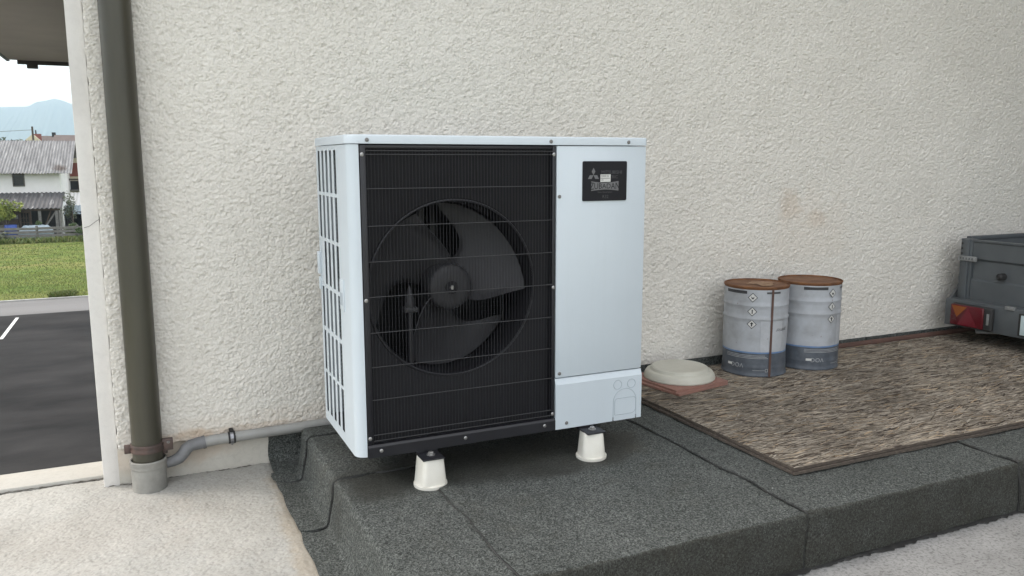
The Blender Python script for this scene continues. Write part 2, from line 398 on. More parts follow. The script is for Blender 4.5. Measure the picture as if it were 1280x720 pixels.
class MB:
    def __init__(s):
        s.v, s.f = [], []
    def add(s, verts, faces):
        o = len(s.v)
        s.v += [tuple(map(float, p)) for p in verts]
        s.f += [tuple(i + o for i in f) for f in faces]
        return s
    def box(s, a, b):
        x0, y0, z0 = a; x1, y1, z1 = b
        return s.add([(x0, y0, z0), (x1, y0, z0), (x1, y1, z0), (x0, y1, z0), (x0, y0, z1), (x1, y0, z1), (x1, y1, z1), (x0, y1, z1)],
                     [(0, 3, 2, 1), (4, 5, 6, 7), (0, 1, 5, 4), (1, 2, 6, 5), (2, 3, 7, 6), (3, 0, 4, 7)])
    def rbox(s, a, b, bev=0.003, seg=2):
        bm = bmesh.new()
        bmesh.ops.create_cube(bm, size=1)
        a, b = Vector(a), Vector(b)
        for v in bm.verts:
            v.co = Vector(((a[i] + b[i]) / 2 + v.co[i] * (b[i] - a[i]) for i in range(3)))
        bmesh.ops.bevel(bm, geom=bm.edges[:], offset=bev, segments=seg, affect='EDGES', profile=0.5)
        return s.frombm(bm)
    def frombm(s, bm):
        bm.verts.index_update()
        s.add([v.co[:] for v in bm.verts], [[v.index for v in f.verts] for f in bm.faces])
        bm.free()
        return s
    def lathe(s, prof, c=(0, 0, 0), n=32, axis='z', caps=True):
        """prof: list of (radius, height)"""
        vs, fs = [], []
        for r, h in prof:
            for i in range(n):
                a = 2 * math.pi * i / n
                p = (r * math.cos(a), r * math.sin(a), h)
                if axis == 'y':
                    p = (p[0], p[2], p[1])
                elif axis == 'x':
                    p = (p[2], p[0], p[1])
                vs.append((p[0] + c[0], p[1] + c[1], p[2] + c[2]))
        m = len(prof)
        for k in range(m - 1):
            for i in range(n):
                j = (i + 1) % n
                q = (k * n + i, k * n + j, (k + 1) * n + j, (k + 1) * n + i)
                fs.append(q if axis != 'y' else q[::-1])
        if caps:
            q = tuple(range(n))
            fs.append(q[::-1] if axis != 'y' else q)
            q = tuple((m - 1) * n + i for i in range(n))
            fs.append(q if axis != 'y' else q[::-1])
        return s.add(vs, fs)
    def tube(s, path, rad, n=12, caps=True):
        P = [Vector(p) for p in path]
        rr = rad if isinstance(rad, (list, tuple)) else [rad] * len(P)
        vs, fs = [], []
        prev = None
        for i, p in enumerate(P):
            t = (P[min(i + 1, len(P) - 1)] - P[max(i - 1, 0)]).normalized()
            if prev is None:
                up = Vector((0, 0, 1)) if abs(t.z) < 0.9 else Vector((1, 0, 0))
                x = t.cross(up).normalized()
            else:
                x = (prev - t * prev.dot(t)).normalized()
            prev = x
            y = t.cross(x)
            for k in range(n):
                a = 2 * math.pi * k / n
                vs.append(p + (x * math.cos(a) + y * math.sin(a)) * rr[i])
        for i in range(len(P) - 1):
            for k in range(n):
                j = (k + 1) % n
                fs.append((i * n + k, i * n + j, (i + 1) * n + j, (i + 1) * n + k))
        if caps:
            fs.append(tuple(range(n))[::-1])
            fs.append(tuple((len(P) - 1) * n + k for k in range(n)))
        return s.add(vs, fs)
    def prism(s, pts, axis, a, b):
        """extrude a 2-d outline along an axis; pts are in the two other axes (in xyz order)"""
        def P(p, h):
            return {'x': (h, p[0], p[1]), 'y': (p[0], h, p[1]), 'z': (p[0], p[1], h)}[axis]
        n = len(pts)
        return s.add([P(p, a) for p in pts] + [P(p, b) for p in pts],
                     [tuple(range(n)), tuple(range(n, 2 * n))[::-1]] + [(i, i + n, (i + 1) % n + n, (i + 1) % n) for i in range(n)])
    def slab(s, G, t):
        """G: n x m grid of surface points (numpy), thickened downwards along its normals by t"""
        n, m = G.shape[:2]
        du = np.gradient(G, axis=0); dv = np.gradient(G, axis=1)
        N_ = np.cross(du, dv); N_ /= np.linalg.norm(N_, axis=2, keepdims=True) + 1e-12
        B_ = G - N_ * t
        vs = list(map(tuple, G.reshape(-1, 3))) + list(map(tuple, B_.reshape(-1, 3)))
        o = n * m
        fs = []
        for i in range(n - 1):
            for j in range(m - 1):
                a, b, c, d = i * m + j, (i + 1) * m + j, (i + 1) * m + j + 1, i * m + j + 1
                fs.append((a, b, c, d)); fs.append((a + o, d + o, c + o, b + o))
        for i in range(n - 1):
            a, b = i * m, (i + 1) * m
            fs.append((a, a + o, b + o, b))
            a, b = i * m + m - 1, (i + 1) * m + m - 1
            fs.append((a, b, b + o, a + o))
        for j in range(m - 1):
            a, b = j, j + 1
            fs.append((a, b, b + o, a + o))
            a, b = (n - 1) * m + j, (n - 1) * m + j + 1
            fs.append((a, a + o, b + o, b))
        return s.add(vs, fs)
    def mesh(s, name, mat, smooth=35, origin=(0, 0, 0)):
        me = bpy.data.meshes.new(name)
        o = origin
        me.from_pydata([(p[0] - o[0], p[1] - o[1], p[2] - o[2]) for p in s.v], [], s.f)
        if smooth:
            me.polygons.foreach_set('use_smooth', [True] * len(me.polygons))
            me.set_sharp_from_angle(angle=R(smooth))
        if mat:
            me.materials.append(MT[mat])
        me.update()
        return me
    def base(s):
        a = np.array(s.v)
        lo, hi = a.min(0), a.max(0)
        return ((lo[0] + hi[0]) / 2, (lo[1] + hi[1]) / 2, lo[2])
    def build(s, name, mat, parent=None, smooth=35, fix=True):
        if fix:
            bm = bmesh.new()
            me0 = bpy.data.meshes.new('tmp')
            me0.from_pydata(s.v, [], s.f)
            bm.from_mesh(me0)
            bmesh.ops.recalc_face_normals(bm, faces=bm.faces[:])
            mb = MB().frombm(bm)
            bpy.data.meshes.remove(me0)
            s = mb
        b = s.base()
        return place(s.mesh(name, mat, smooth, b), name, b, parent)

def place(me, name, loc, parent=None):
    o = bpy.data.objects.new(name, me)
    COL.objects.link(o)
    pl = WL[parent.name] if parent else (0, 0, 0)
    o.location = [loc[i] - pl[i] for i in range(3)]
    o.parent = parent
    WL[o.name] = tuple(loc)
    return o

def tag(o, label=None, cat=None, group=None, kind=None):
    if label: o['label'] = label
    if cat: o['category'] = cat
    if group: o['group'] = group
    if kind: o['kind'] = kind
    return o

def thing(name, loc, label, cat, group=None):
    o = bpy.data.objects.new(name, None)
    COL.objects.link(o)
    o.location = loc
    o.empty_display_size = 0.1
    WL[o.name] = tuple(loc)
    return tag(o, label, cat, group)

def bandnoise(ny, nx, dy, dx, lmin, lmax, aniso=1.0, seed=0):
    """band-passed gaussian noise: wavelengths lmin..lmax (metres), stretched along x by aniso"""
    g = np.random.default_rng(seed)
    w = g.standard_normal((ny, nx))
    fy = np.fft.fftfreq(ny, dy)[:, None]; fx = np.fft.fftfreq(nx, dx)[None, :]
    k = np.sqrt(fy ** 2 + (fx * aniso) ** 2)
    H = np.exp(-(k * lmin) ** 4) * (1 - np.exp(-(k * lmax) ** 4))
    n = np.fft.ifft2(np.fft.fft2(w) * H).real
    return n / n.std()

def grains(X, Y, cell, seed, warp=None, aspect=1.25):
    """plaster grain: height of the tallest of many small overlapping domes at each point"""
    g = np.random.default_rng(seed)
    U = X / (cell * aspect); V = Y / cell
    if warp is not None:
        U = U + warp[0]; V = V + warp[1]
    iu = np.floor(U).astype(int); iv = np.floor(V).astype(int)
    u0, v0 = iu.min() - 2, iv.min() - 2
    sh = (iv.max() - v0 + 3, iu.max() - u0 + 3)
    ju, jv, rr, hh = g.random(sh), g.random(sh), g.uniform(.55, 1.25, sh), g.uniform(.35, 1.0, sh)
    best = np.full(X.shape, -1.0)
    for a in (-1, 0, 1):
        for b in (-1, 0, 1):
            ci, cj = iv + a - v0, iu + b - u0
            d2 = (U - (iu + b + ju[ci, cj])) ** 2 + (V - (iv + a + jv[ci, cj])) ** 2
            best = np.maximum(best, hh[ci, cj] - d2 / rr[ci, cj] ** 2)
    return np.maximum(best, -.55)

def grid_faces(n, m, flip=False):
    i = np.arange(n - 1)[:, None]; j = np.arange(m - 1)[None, :]
    a = i * m + j
    q = np.stack([a, a + 1, a + m + 1, a + m], -1).reshape(-1, 4)
    return q[:, ::-1] if flip else q

def grid_object(name, X, Y, Z, mat, parent=None, flip=False):
    n, m = X.shape
    me = bpy.data.meshes.new(name)
    V = np.stack([X, Y, Z], -1).reshape(-1, 3)
    lo, hi = V.min(0), V.max(0)
    b = ((lo[0] + hi[0]) / 2, (lo[1] + hi[1]) / 2, lo[2])
    V = V - np.array(b)
    F = grid_faces(n, m, flip)
    me.vertices.add(len(V)); me.vertices.foreach_set('co', V.ravel().astype(np.float32))
    me.loops.add(F.size); me.loops.foreach_set('vertex_index', F.ravel().astype(np.int32))
    me.polygons.add(len(F))
    me.polygons.foreach_set('loop_start', np.arange(0, F.size, 4, dtype=np.int32))
    me.update(calc_edges=True)
    me.polygons.foreach_set('use_smooth', np.ones(len(F), bool))
    me.materials.append(MT[mat])
    me.validate()
    return place(me, name, b, parent)

_txt = {}
def text_geo(body, size):
    """flat text outline as (verts, faces) in the xy plane, centred"""
    cu = bpy.data.curves.new('t', 'FONT')
    cu.body = body; cu.size = size; cu.align_x = 'CENTER'; cu.align_y = 'CENTER'; cu.resolution_u = 2
    o = bpy.data.objects.new('t', cu)
    COL.objects.link(o)
    dg = bpy.context.evaluated_depsgraph_get()
    me = bpy.data.meshes.new_from_object(o.evaluated_get(dg))
    v = [tuple(p.co) for p in me.vertices]
    f = [tuple(p.vertices) for p in me.polygons]
    bpy.data.objects.remove(o); bpy.data.curves.remove(cu); bpy.data.meshes.remove(me)
    return v, f

def text_front(body, size, x, y, z, sx=1.0, warp=None):
    """text on a plane facing -y"""
    v, f = text_geo(body, size)
    mb = MB()
    out = []
    for p in v:
        px, pz = p[0] * sx, p[1]
        if warp: pz = warp(px, pz)
        out.append((x + px, y, z + pz))
    mb.add(out, f)
    return mb

def text_cyl(body, size, cx, cy, r, ang, z, sx=1.0, flip=True):
    """text wrapped on a vertical drum, upside down when flip"""
    v, f = text_geo(body, size)
    s = -1 if flip else 1
    mb = MB()
    mb.add([(cx + r * math.cos(ang + s * p[0] * sx / r), cy + r * math.sin(ang + s * p[0] * sx / r), z + s * p[1]) for p in v], f)
    return mb

def cyl_patch(cx, cy, r, a0, a1, z0, z1, n=8):
    mb = MB()
    vs, fs = [], []
    for i in range(n + 1):
        a = a0 + (a1 - a0) * i / n
        for z in (z0, z1):
            vs.append((cx + r * math.cos(a), cy + r * math.sin(a), z))
    for i in range(n):
        fs.append((2 * i, 2 * i + 2, 2 * i + 3, 2 * i + 1))
    return mb.add(vs, fs)

# ================================================================== SETTING
FLOOR, PLAT, WALLY = 0.0, 0.175, 0.85
YARD = -2.99

# ground sheet, asphalt yard, road, kerb
mb = MB().add([(-4200, -300, YARD - .02), (4200, -300, YARD - .02), (4200, 5200, YARD - .02), (-4200, 5200, YARD - .02)], [(0, 1, 2, 3)])
tag(mb.build('grass_field', 'grass', smooth=0, fix=False), kind='structure')
mb = MB().add([(-30, -20, YARD - .012), (14, -20, YARD - .012), (14, 26.05, YARD - .012), (-30, 26.05, YARD - .012)], [(0, 1, 2, 3)])
tag(mb.build('asphalt_yard', 'asphalt', smooth=0, fix=False), kind='structure')
mb = MB().add([(-30, 23.4, YARD - .008), (14, 23.5, YARD - .008), (14, 26.05, YARD - .008), (-30, 26.05, YARD - .008)], [(0, 1, 2, 3)])
tag(mb.build('road', 'asphalt_old', smooth=0, fix=False), kind='structure')
mb = MB()
mb.box((-30, 26.05, YARD - .1), (14, 26.17, YARD + .03))
tag(mb.build('kerb', 'kerb'), kind='structure')
for nm, q in (('parking_line', [(-3.845, 20.1), (-3.765, 20.1), (-3.765, 23.0), (-3.845, 23.0)]), ('parking_line', [(-9.0, 20.02), (-3.765, 20.02), (-3.765, 20.1), (-9.0, 20.1)])):
    tag(MB().add([(x, y, YARD - .004) for x, y in q], [(0, 1, 2, 3)]).build(nm, 'road_paint', smooth=0, fix=False), kind='structure')

# terrace slab
mb = MB()
mb.box((-2.6, -6.5, -3.2), (9, .86, FLOOR))
mb.box((-2.6, .86, -3.2), (-.757, 1.10, FLOOR))
terr = tag(mb.build('terrace', 'slab', smooth=0), kind='structure')
# cream screed on the left: rough trowelled surface
nx, ny = 400, 480
xs = np.linspace(-1.45, -.13, nx); ys = np.linspace(-.72, .93, ny)
X, Y = np.meshgrid(xs, ys)
dx, dy = xs[1] - xs[0], ys[1] - ys[0]
h = bandnoise(ny, nx, dy, dx, .007, .016, 1.0, 3) * .6 + bandnoise(ny, nx, dy, dx, .016, .05, 1.0, 6) * .7 + bandnoise(ny, nx, dy, dx, .05, .15, 1.0, 7) * .5
h = np.where(h < 0, h * 1.2, np.tanh(h * 1.3) * .7)
big = bandnoise(ny, nx, dy, dx, .12, .5, 1.0, 4)
Z = .0085 + h * .0007 + big * .0012
Z = Z * np.clip((-.135 - X) / .05, 0, 1) + .0015 * np.clip((X + .185) / .05, 0, 1)
Z[:, -1] = .0005; Z[:, 0] = 0.004
grid_o = grid_object('cement_screed', X, Y, Z, 'screed')
tag(grid_o, kind='structure')
mb = MB()
mb.box((-2.55, -6.4, .001), (-1.45, .93, .008)); mb.box((-1.45, -6.4, .001), (-.12, -.72, .008))
tag(mb.build('cement_screed', 'screed', smooth=0), kind='structure')
# smooth kerb strip along the edge of the terrace
mb = MB()
mb.rbox((-2.55, .945, .0), (-.760, 1.115, .022), .006)
tag(mb.build('edge_kerb', 'screed_smooth'), kind='structure')

# ------------------------------------------------------------------ the house
house = thing('house', (3, 5, -3), 'white house with rough render, smooth corner strip and deep brown eaves', 'house')
mb = MB()
mb.box((-.755, .858, -3.1), (8.5, 10.6, 3.3))
mb.build('wall', 'trim', house, smooth=0)
mb = MB()
mb.rbox((-.757, .846, .0), (-.702, .8575, 3.3), .003)
corner = mb.build('corner_strip', 'trim', house)
mb = MB().tube([(-.757 + .005, .845, 1.045 + .29 - .355), (-.735, .8452, .985), (-.715, .8452, 1.0), (-.703, .8452, 1.008)], .0009, 5)
mb.build('crack', 'screw_dark', corner)
# plinth under the render
mb = MB().rbox((-.702 - .0545, .8465, .0), (8.4, .8577, .152), .003)
mb.build('plinth', 'plinth', house)
# rough render coat: displaced grid where it can be seen
nx, ny = 1500, 597
xs = np.linspace(-.702, 4.6, nx); zs = np.linspace(.150, 2.26, ny)
X, Zg = np.meshgrid(xs, zs)
dx, dz = xs[1] - xs[0], zs[1] - zs[0]
wu = bandnoise(ny, nx, dz, dx, .010, .05, 1, 26) * .40; wv_ = bandnoise(ny, nx, dz, dx, .010, .05, 1, 27) * .40
h = grains(X, Zg, .0082, 21, (wu, wv_))
h = (h - h.mean()) / h.std()
hf = bandnoise(ny, nx, dz, dx, .0065, .012, 0.9, 25)
h2 = bandnoise(ny, nx, dz, dx, .25, 1.2, 1, 22)
hm_ = bandnoise(ny, nx, dz, dx, .05, .2, 1, 24)
edge = bandnoise(ny, nx, dz, dx, .03, .2, 1, 23)
Yw = .831 - h * .0016 * (1 + .15 * hm_) - hf * .0009 - h2 * .0010
Zg = Zg.copy(); Zg[0] += edge[0] * .002; X = X.copy(); X[:, 0] += edge[:, 0] * .0012
Yw[0] = .8470; Yw[:, 0] = .8458
Zg[1] = Zg[0] + .0006; X[:, 1] = X[:, 0] + .0008
coat = grid_object('render_coat', X, Yw, Zg, 'stucco', house)
mb = MB().box((-.702, .8315, 2.2615), (8.4, .8458, 3.3)); mb.box((4.6015, .8315, .152), (8.4, .8458, 2.2615))
mb.build('render_coat', 'stucco', house, smooth=0)
# eaves running along the side of the house
mb = MB().box((-2.05, .3, 2.59), (-.758, 10.80, 2.78))
ev = mb.build('eaves', 'soffit', house, smooth=0)
mb = MB().box((-2.09, .3, 2.575), (-2.052, 10.86, 2.80))
mb.build('fascia', 'soffit_trim', ev, smooth=0)
mb = MB().box((-1.96, 10.802, 2.54), (-.76, 10.86, 2.80))
mb.build('end_board', 'gutter', ev, smooth=0)
mb = MB().box((-1.85, 10.80, 2.49), (-1.72, 10.90, 2.545))
mb.build('bracket', 'gutter', ev, smooth=0)
mb = MB().box((-.757, .3, 3.302), (8.6, 10.9, 3.45))
mb.build('roof', 'roof_dark', house, smooth=0)
# added unseen block off to the right, darkens that end of the wall
mb = MB().box((4.72, -4.75, 2.25), (8.6, .828, 5.4)); mb.box((8.45, -4.75, .0), (8.6, .828, 2.25)); mb.box((4.9, -4.75, .0), (8.45, -4.61, 2.25))
cp = mb.build('added_light_blocker', 'wood_brown', house, smooth=0)
for px_ in (5.05, 6.8):
    MB().box((px_, -4.5, .002), (px_ + .12, -4.38, 2.25)).build('blocker_post', 'wood_brown', cp, smooth=0)  # posts under the added block, out of view too

g = np.random.default_rng(14)
for pa, pb, nn_ in (((-.757, .8455, .008), (-.165, .8455, .008), 60), ((-1.45, .9435, .008), (-.758, .9435, .009), 60)):
    t_ = np.linspace(0, 1, nn_)
    pts = [(pa[0] + (pb[0] - pa[0]) * t, pa[1] - .001 + g.normal(0, .0012), pa[2] + g.normal(0, .0012)) for t in t_]
    MB().tube(pts, list(np.clip(.0016 + g.normal(0, .0012, nn_), .0004, .005)), 5).build('dirty_joint', 'dirt_shade', terr)

# ------------------------------------------------------------------ felt-covered platform
plat = MB()
plat.box((-.035, -.695, .002), (.36, .695, PLAT - .008)); plat.box((.36, -.695, .002), (4.28, .845, PLAT - .008))
platform = tag(plat.build('platform', 'felt_core', smooth=0), kind='structure')

def arc(p0, p1, p2, n=5):
    return [((1 - t) ** 2 * p0[0] + 2 * t * (1 - t) * p1[0] + t * t * p2[0], (1 - t) ** 2 * p0[1] + 2 * t * (1 - t) * p1[1] + t * t * p2[1]) for t in np.linspace(0, 1, n)]

def dens(poly, step):
    out = [poly[0]]
    for a, b in zip(poly, poly[1:]):
        d = math.hypot(b[0] - a[0], b[1] - a[1])
        k = max(1, int(d / step))
        out += [(a[0] + (b[0] - a[0]) * i / k, a[1] + (b[1] - a[1]) * i / k) for i in range(1, k + 1)]
    return np.array(out)

def seam_bead(pts, seed, par):
    """bitumen squeezed out in an uneven line along the edge of a lap"""
    g = np.random.default_rng(seed + 100)
    fine = []
    for a, b in zip(pts, pts[1:]):
        fine += [tuple(np.array(a) + (np.array(b) - np.array(a)) * t) for t in (0, .5)]
    rad = np.clip(.0030 + np.convolve(g.standard_normal(len(fine) + 4), np.ones(5) / 5, 'valid') * .0022, .0006, .0060)
    fine = [(x + g.normal(0, .0008), y + g.normal(0, .0008), z) for x, y, z in fine]
    MB().tube(fine, list(rad), 6).build('bitumen_seam', 'felt_core', par)

def felt_strip(x0, x1, seed, lift_left=True, name='felt_sheet'):
    """a roll-width strip: up the front face, over the edge, back to the wall and a little way up it"""
    prof = [(-.714, .003), (-.712, .08)] + arc((-.711, .166), (-.7105, PLAT + .001), (-.703, PLAT + .001), 4) + [(.788, PLAT + .001)] + arc((.798, PLAT + .001), (.815, PLAT + .003), (.818, .195), 4) + [(.8215, .229)]
    pr = dens(prof, .02)
    n = len(pr)
    us = np.concatenate([np.linspace(0, .12, 9), np.linspace(.15, x1 - x0, 36)])
    m = len(us)
    g = np.random.default_rng(seed)
    def wob(k, amp, size):
        a = g.standard_normal(size + 2 * k); ker = np.hanning(2 * k + 1); ker /= ker.sum()
        r = np.convolve(a, ker, 'valid')[:size]; return r / (r.std() + 1e-9) * amp
    le = wob(6, .0045, n); re = wob(6, .0045, n)
    fr = wob(3, .0022, m); bumps = np.array([[0.0] * m] * n)
    bn = bandnoise(n + 20, m + 20, .02, .03, .10, .5, 1, seed)[:n, :m]
    G = np.zeros((n, m, 3))
    # outward normal in profile
    t = np.gradient(pr, axis=0); nn = np.stack([-t[:, 1], t[:, 0]], 1); nn /= np.linalg.norm(nn, axis=1, keepdims=True)
    for i in range(n):
        for j in range(m):
            u = us[j]
            x = x0 + u + le[i] * max(0, 1 - u / .1) + re[i] * max(0, 1 - (x1 - x0 - u) / .1)
            lift = (.009 * max(0, 1 - u / .13) if lift_left else 0) + bn[i, j] * .0011
            k = 1.0 if abs(pr[i, 0] + .70) < .04 else 0.25
            G[i, j] = (x, pr[i, 0] + nn[i, 0] * lift + fr[j] * k * (1 if pr[i, 0] < -.6 else 0), pr[i, 1] + nn[i, 1] * lift + (fr[(j * 2) % m] * .5 * k if pr[i, 1] > .1 else 0))
    mb = MB()
    mb.slab(G[:, ::-1], .0045)
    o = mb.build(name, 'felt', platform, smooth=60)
    seam_bead([(G[i, 0, 0] - .0012, G[i, 0, 1] - nn[i, 0] * .005, G[i, 0, 2] - nn[i, 1] * .005) for i in range(n - 6)], seed, o)
    return o

felt_strip(.244, 1.27, 31)
felt_strip(1.172, 2.23, 32)
felt_strip(2.135, 3.20, 33)
felt_strip(3.11, 4.30, 34)

def felt_side(y0, y1, seed, zoff=0.0, x_out=-.165, x_in=.33, corner=.03):
    """left-hand pieces: a skirt lying on the screed, up the side and over on to the top"""
    prof = [(x_out, .0125)] + arc((-.090, .014), (-.070, .0145), (-.066, .034), 4) + [(-.050, .12)] + arc((-.047, .157), (-.045, PLAT + .002), (-.029, PLAT + .001), 5) + [(x_in, PLAT + .001)]
    pr = dens(prof, .016)
    n = len(pr)
    L_ = y1 - y0
    us = np.linspace(0, 1, max(14, int(L_ / .03)))
    m = len(us)
    g = np.random.default_rng(seed)
    def wob(k, amp, size):
        a = g.standard_normal(size + 2 * k); ker = np.hanning(2 * k + 1); ker /= ker.sum()
        r = np.convolve(a, ker, 'valid')[:size]; return r / (r.std() + 1e-9) * amp
    le = wob(4, .0035, n); oe = wob(3, .0022, m)
    bn = bandnoise(n + 20, m + 20, .016, .03, .09, .5, 1, seed)[:n, :m]
    t = np.gradient(pr, axis=0); nn = np.stack([-t[:, 1], t[:, 0]], 1); nn /= np.linalg.norm(nn, axis=1, keepdims=True)
    G = np.zeros((n, m, 3))
    arcl = np.concatenate([[0], np.cumsum(np.hypot(*np.diff(pr, axis=0).T))])
    for i in range(n):
        rc = corner * max(0, 1 - arcl[i] / .06) ** 2       # rounded corner of the cut at the skirt
        for j in range(m):
            u = us[j]
            y = y0 + rc + (y1 - y0 - rc) * u + le[i] * (1 - u) ** 3
            lift = .7 * zoff * max(0.0, min(1, 1.6 - 1.6 * u)) + .001 + bn[i, j] * .0008
            xo = oe[j] * max(0, 1 - arcl[i] / .08)
            G[i, j] = (pr[i, 0] + nn[i, 0] * lift + xo, y, pr[i, 1] + nn[i, 1] * lift)
    mb = MB(); mb.slab(G, .0045)
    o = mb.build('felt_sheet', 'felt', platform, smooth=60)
    if zoff: seam_bead([(G[i, 0, 0] - nn[i, 0] * .005, G[i, 0, 1] - .001, G[i, 0, 2] - nn[i, 1] * .005) for i in range(2, n - 2)], seed, o)
    return o

# from the wall towards the camera; each overlaps the next lower one
felt_side(.585, .712, 41, .012, x_in=.245, x_out=-.172)
felt_side(.135, .66, 42, .009, x_in=.245)
felt_side(-.72, .20, 43, .0, x_in=.34, x_out=-.160)
# corner piece dressed up against the wall under the drain pipe
_p = dens([(.655, .020), (.76, .021)] + arc((.79, .021), (.832, .022), (.837, .06), 5) + [(.8405, .128)], .012)
_x = np.linspace(-.160, -.020, 16)
_b = bandnoise(len(_p) + 10, 26, .012, .01, .04, .2, 1, 8)
_G = np.zeros((len(_p), 16, 3))
for i in range(len(_p)):
    for j in range(16):
        _G[i, j] = (_x[j] + .0012 * _b[i, 3] * (1 - j / 15), _p[i, 0] - .0008 * _b[i, j], _p[i, 1] + .0008 * _b[i, j])
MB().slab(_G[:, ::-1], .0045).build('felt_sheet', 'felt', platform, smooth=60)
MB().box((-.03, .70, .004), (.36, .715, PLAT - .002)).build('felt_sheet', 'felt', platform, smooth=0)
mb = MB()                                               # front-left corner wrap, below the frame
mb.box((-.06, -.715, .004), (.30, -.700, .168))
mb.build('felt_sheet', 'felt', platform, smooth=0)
# bitumen squeezed out along the foot of the front face
g = np.random.default_rng(5)
n = 420
xs = np.linspace(.25, 4.3, n)
w1 = np.abs(np.convolve(g.standard_normal(n + 8), np.ones(9) / 9, 'valid')) * .022 + .004 + np.abs(g.standard_normal(n)) * .003
vs, fs = [], []
for i, x in enumerate(xs):
    vs += [(x, -.712, .0075), (x, -.717 - w1[i] * .5, .007), (x, -.717 - w1[i], .0035)]
for i in range(n - 1):
    for k in range(2):
        fs.append((3 * i + k, 3 * i + 3 + k, 3 * i + 4 + k, 3 * i + 1 + k))
MB().add(vs, fs).build('bitumen_bead', 'felt_core', platform)

g = np.random.default_rng(4)
bm = bmesh.new(); bmesh.ops.create_icosphere(bm, subdivisions=1, radius=.006)
for v in bm.verts: v.co *= g.uniform(.7, 1.2)
me_ = MB().frombm(bm)
me_.v = [(x + 1.20, y - .53, z * .6 + PLAT + .0065) for x, y, z in me_.v]
tag(me_.build('stone_chip', 'sticker', smooth=0), 'tiny white stone chip on the felt in front of the strand board corner', 'stone chip')

# ================================================================== HEAT PUMP
UZ = 0.29                        # underside of the casing
UW, UD, UH = 1.05, 0.462, 0.974
SPL = 0.698                      # where the black grille meets the white service panel
hp = thing('heat_pump', (UW / 2, UD / 2, UZ - .02), 'white outdoor heat pump unit with a large black fan grille', 'heat pump')
# rear and right casing, floor pan
mb = MB()
mb.rbox((SPL + .002, .012, UZ + .002), (UW - .0015, UD, UZ + UH - .002), .006)
casing = mb.build('casing', 'white', hp)
mb = MB().rbox((.012, .008, UZ - .004), (UW - .01, UD - .005, UZ + .016), .003)
mb.build('base_pan', 'black', hp)
# lid: rounded corners, down-turned rim
def rrect(x0, y0, x1, y1, rads, n=7):
    out = []
    for (cx, cy, a0), r in zip(((x0, y0, 180), (x1, y0, 270), (x1, y1, 0), (x0, y1, 90)), rads):
        sx = cx + r if cx == x0 else cx - r
        sy = cy + r if cy == y0 else cy - r
        for k in range(n):
            a = R(a0 + 90 * k / (n - 1))
            out.append((sx + r * math.cos(a), sy + r * math.sin(a)))
    return out
def lid_loop(ins):
    return rrect(-.004 + ins, -.004 + ins, UW + .004 - ins, UD + .004 - ins, [.040, .012, .012, .012])
z0 = UZ + UH
mb = MB()
loops = [(0.0, z0), (0.0, z0 + .022), (.0015, z0 + .0255), (.005, z0 + .027), (.02, z0 + .0275)]
vs = []
for ins, z in loops:
    vs += [(x, y, z) for x, y in lid_loop(ins)]
k = len(lid_loop(0))
fs = [tuple((i * k + j, i * k + (j + 1) % k, (i + 1) * k + (j + 1) % k, (i + 1) * k + j)) for i in range(len(loops) - 1) for j in range(k)]
fs.append(tuple((len(loops) - 1) * k + j for j in range(k)))
fs.append(tuple(range(k))[::-1])
mb.add(vs, fs)
lid = mb.build('lid', 'white', hp, smooth=50)

# left side panel: corner post with rounded edge + slotted area, one pressed sheet
def side_panel():
    mb = MB()
    t = .0010
    zb, zt = UZ, UZ + UH - .002
    # rounded post: outline in plan from the slotted area round to the grille
    r = .034
    out = [(0.0, .150)] + [(r - r * math.cos(a), r - r * math.sin(a)) for a in np.linspace(0, math.pi / 2, 10)]
    inn = [(p[0] + t, p[1]) if i == 0 else (r - (r - t) * math.cos(a), r - (r - t) * math.sin(a)) for i, (p, a) in enumerate(zip(out, [0] + list(np.linspace(0, math.pi / 2, 10))))]
    mb.prism(out + inn[::-1], 'z', zb, zt)
    ys = [.150, .158, .192, .2205, .2535, .2815, .3145, .342, .3745, .403, .434, UD]   # slot edges
    rows = [.036, .181, .192, .334, .349, .491, .505, .653, .665, .808, .820, .957]
    # uprights between slots, full height
    bars = [(.1501, .158)] + [(ys[i], ys[i + 1]) for i in range(2, 11, 2)]
    for a, b in bars[:-1]:
        mb.box((0, a, zb), (t, b, zt))
    mb.box((0, .434, zb), (t, UD, zt))
    # cross bars between rows
    zz = [0] + rows + [UH - .002]
    for i in range(0, len(zz), 2):
        for a, b in zip(bars, bars[1:]):
            mb.box((.0001, a[1], zb + zz[i]), (t - .0001, b[0], zb + zz[i + 1]))
    return mb
sp = side_panel().build('side_panel', 'white', hp, smooth=40)
# rows near the handle: rear slot closed
MB().box((.0012, .400, UZ + .506), (.0022, .4365, UZ + .654)).build('slot_blank', 'white', sp, smooth=0)
# carrying handle; recess is a darker patch, its shade put into the colour
mb = MB()
mb.rbox((-.004, .098, UZ + .452), (.003, .150, UZ + .552), .003)
hd = mb.build('handle', 'white', hp)
MB().box((-.0046, .110, UZ + .470), (-.0039, .142, UZ + .510)).build('handle_recess_shade', 'groove', hd, smooth=0)
mb = MB().rbox((-.009, UD - .02, UZ + .530), (.001, UD + .008, UZ + .610), .004)
mb.rbox((-.006, UD - .016, UZ + .475), (.001, UD + .006, UZ + .52), .0025)
mb.build('rear_bracket', 'white', hp)
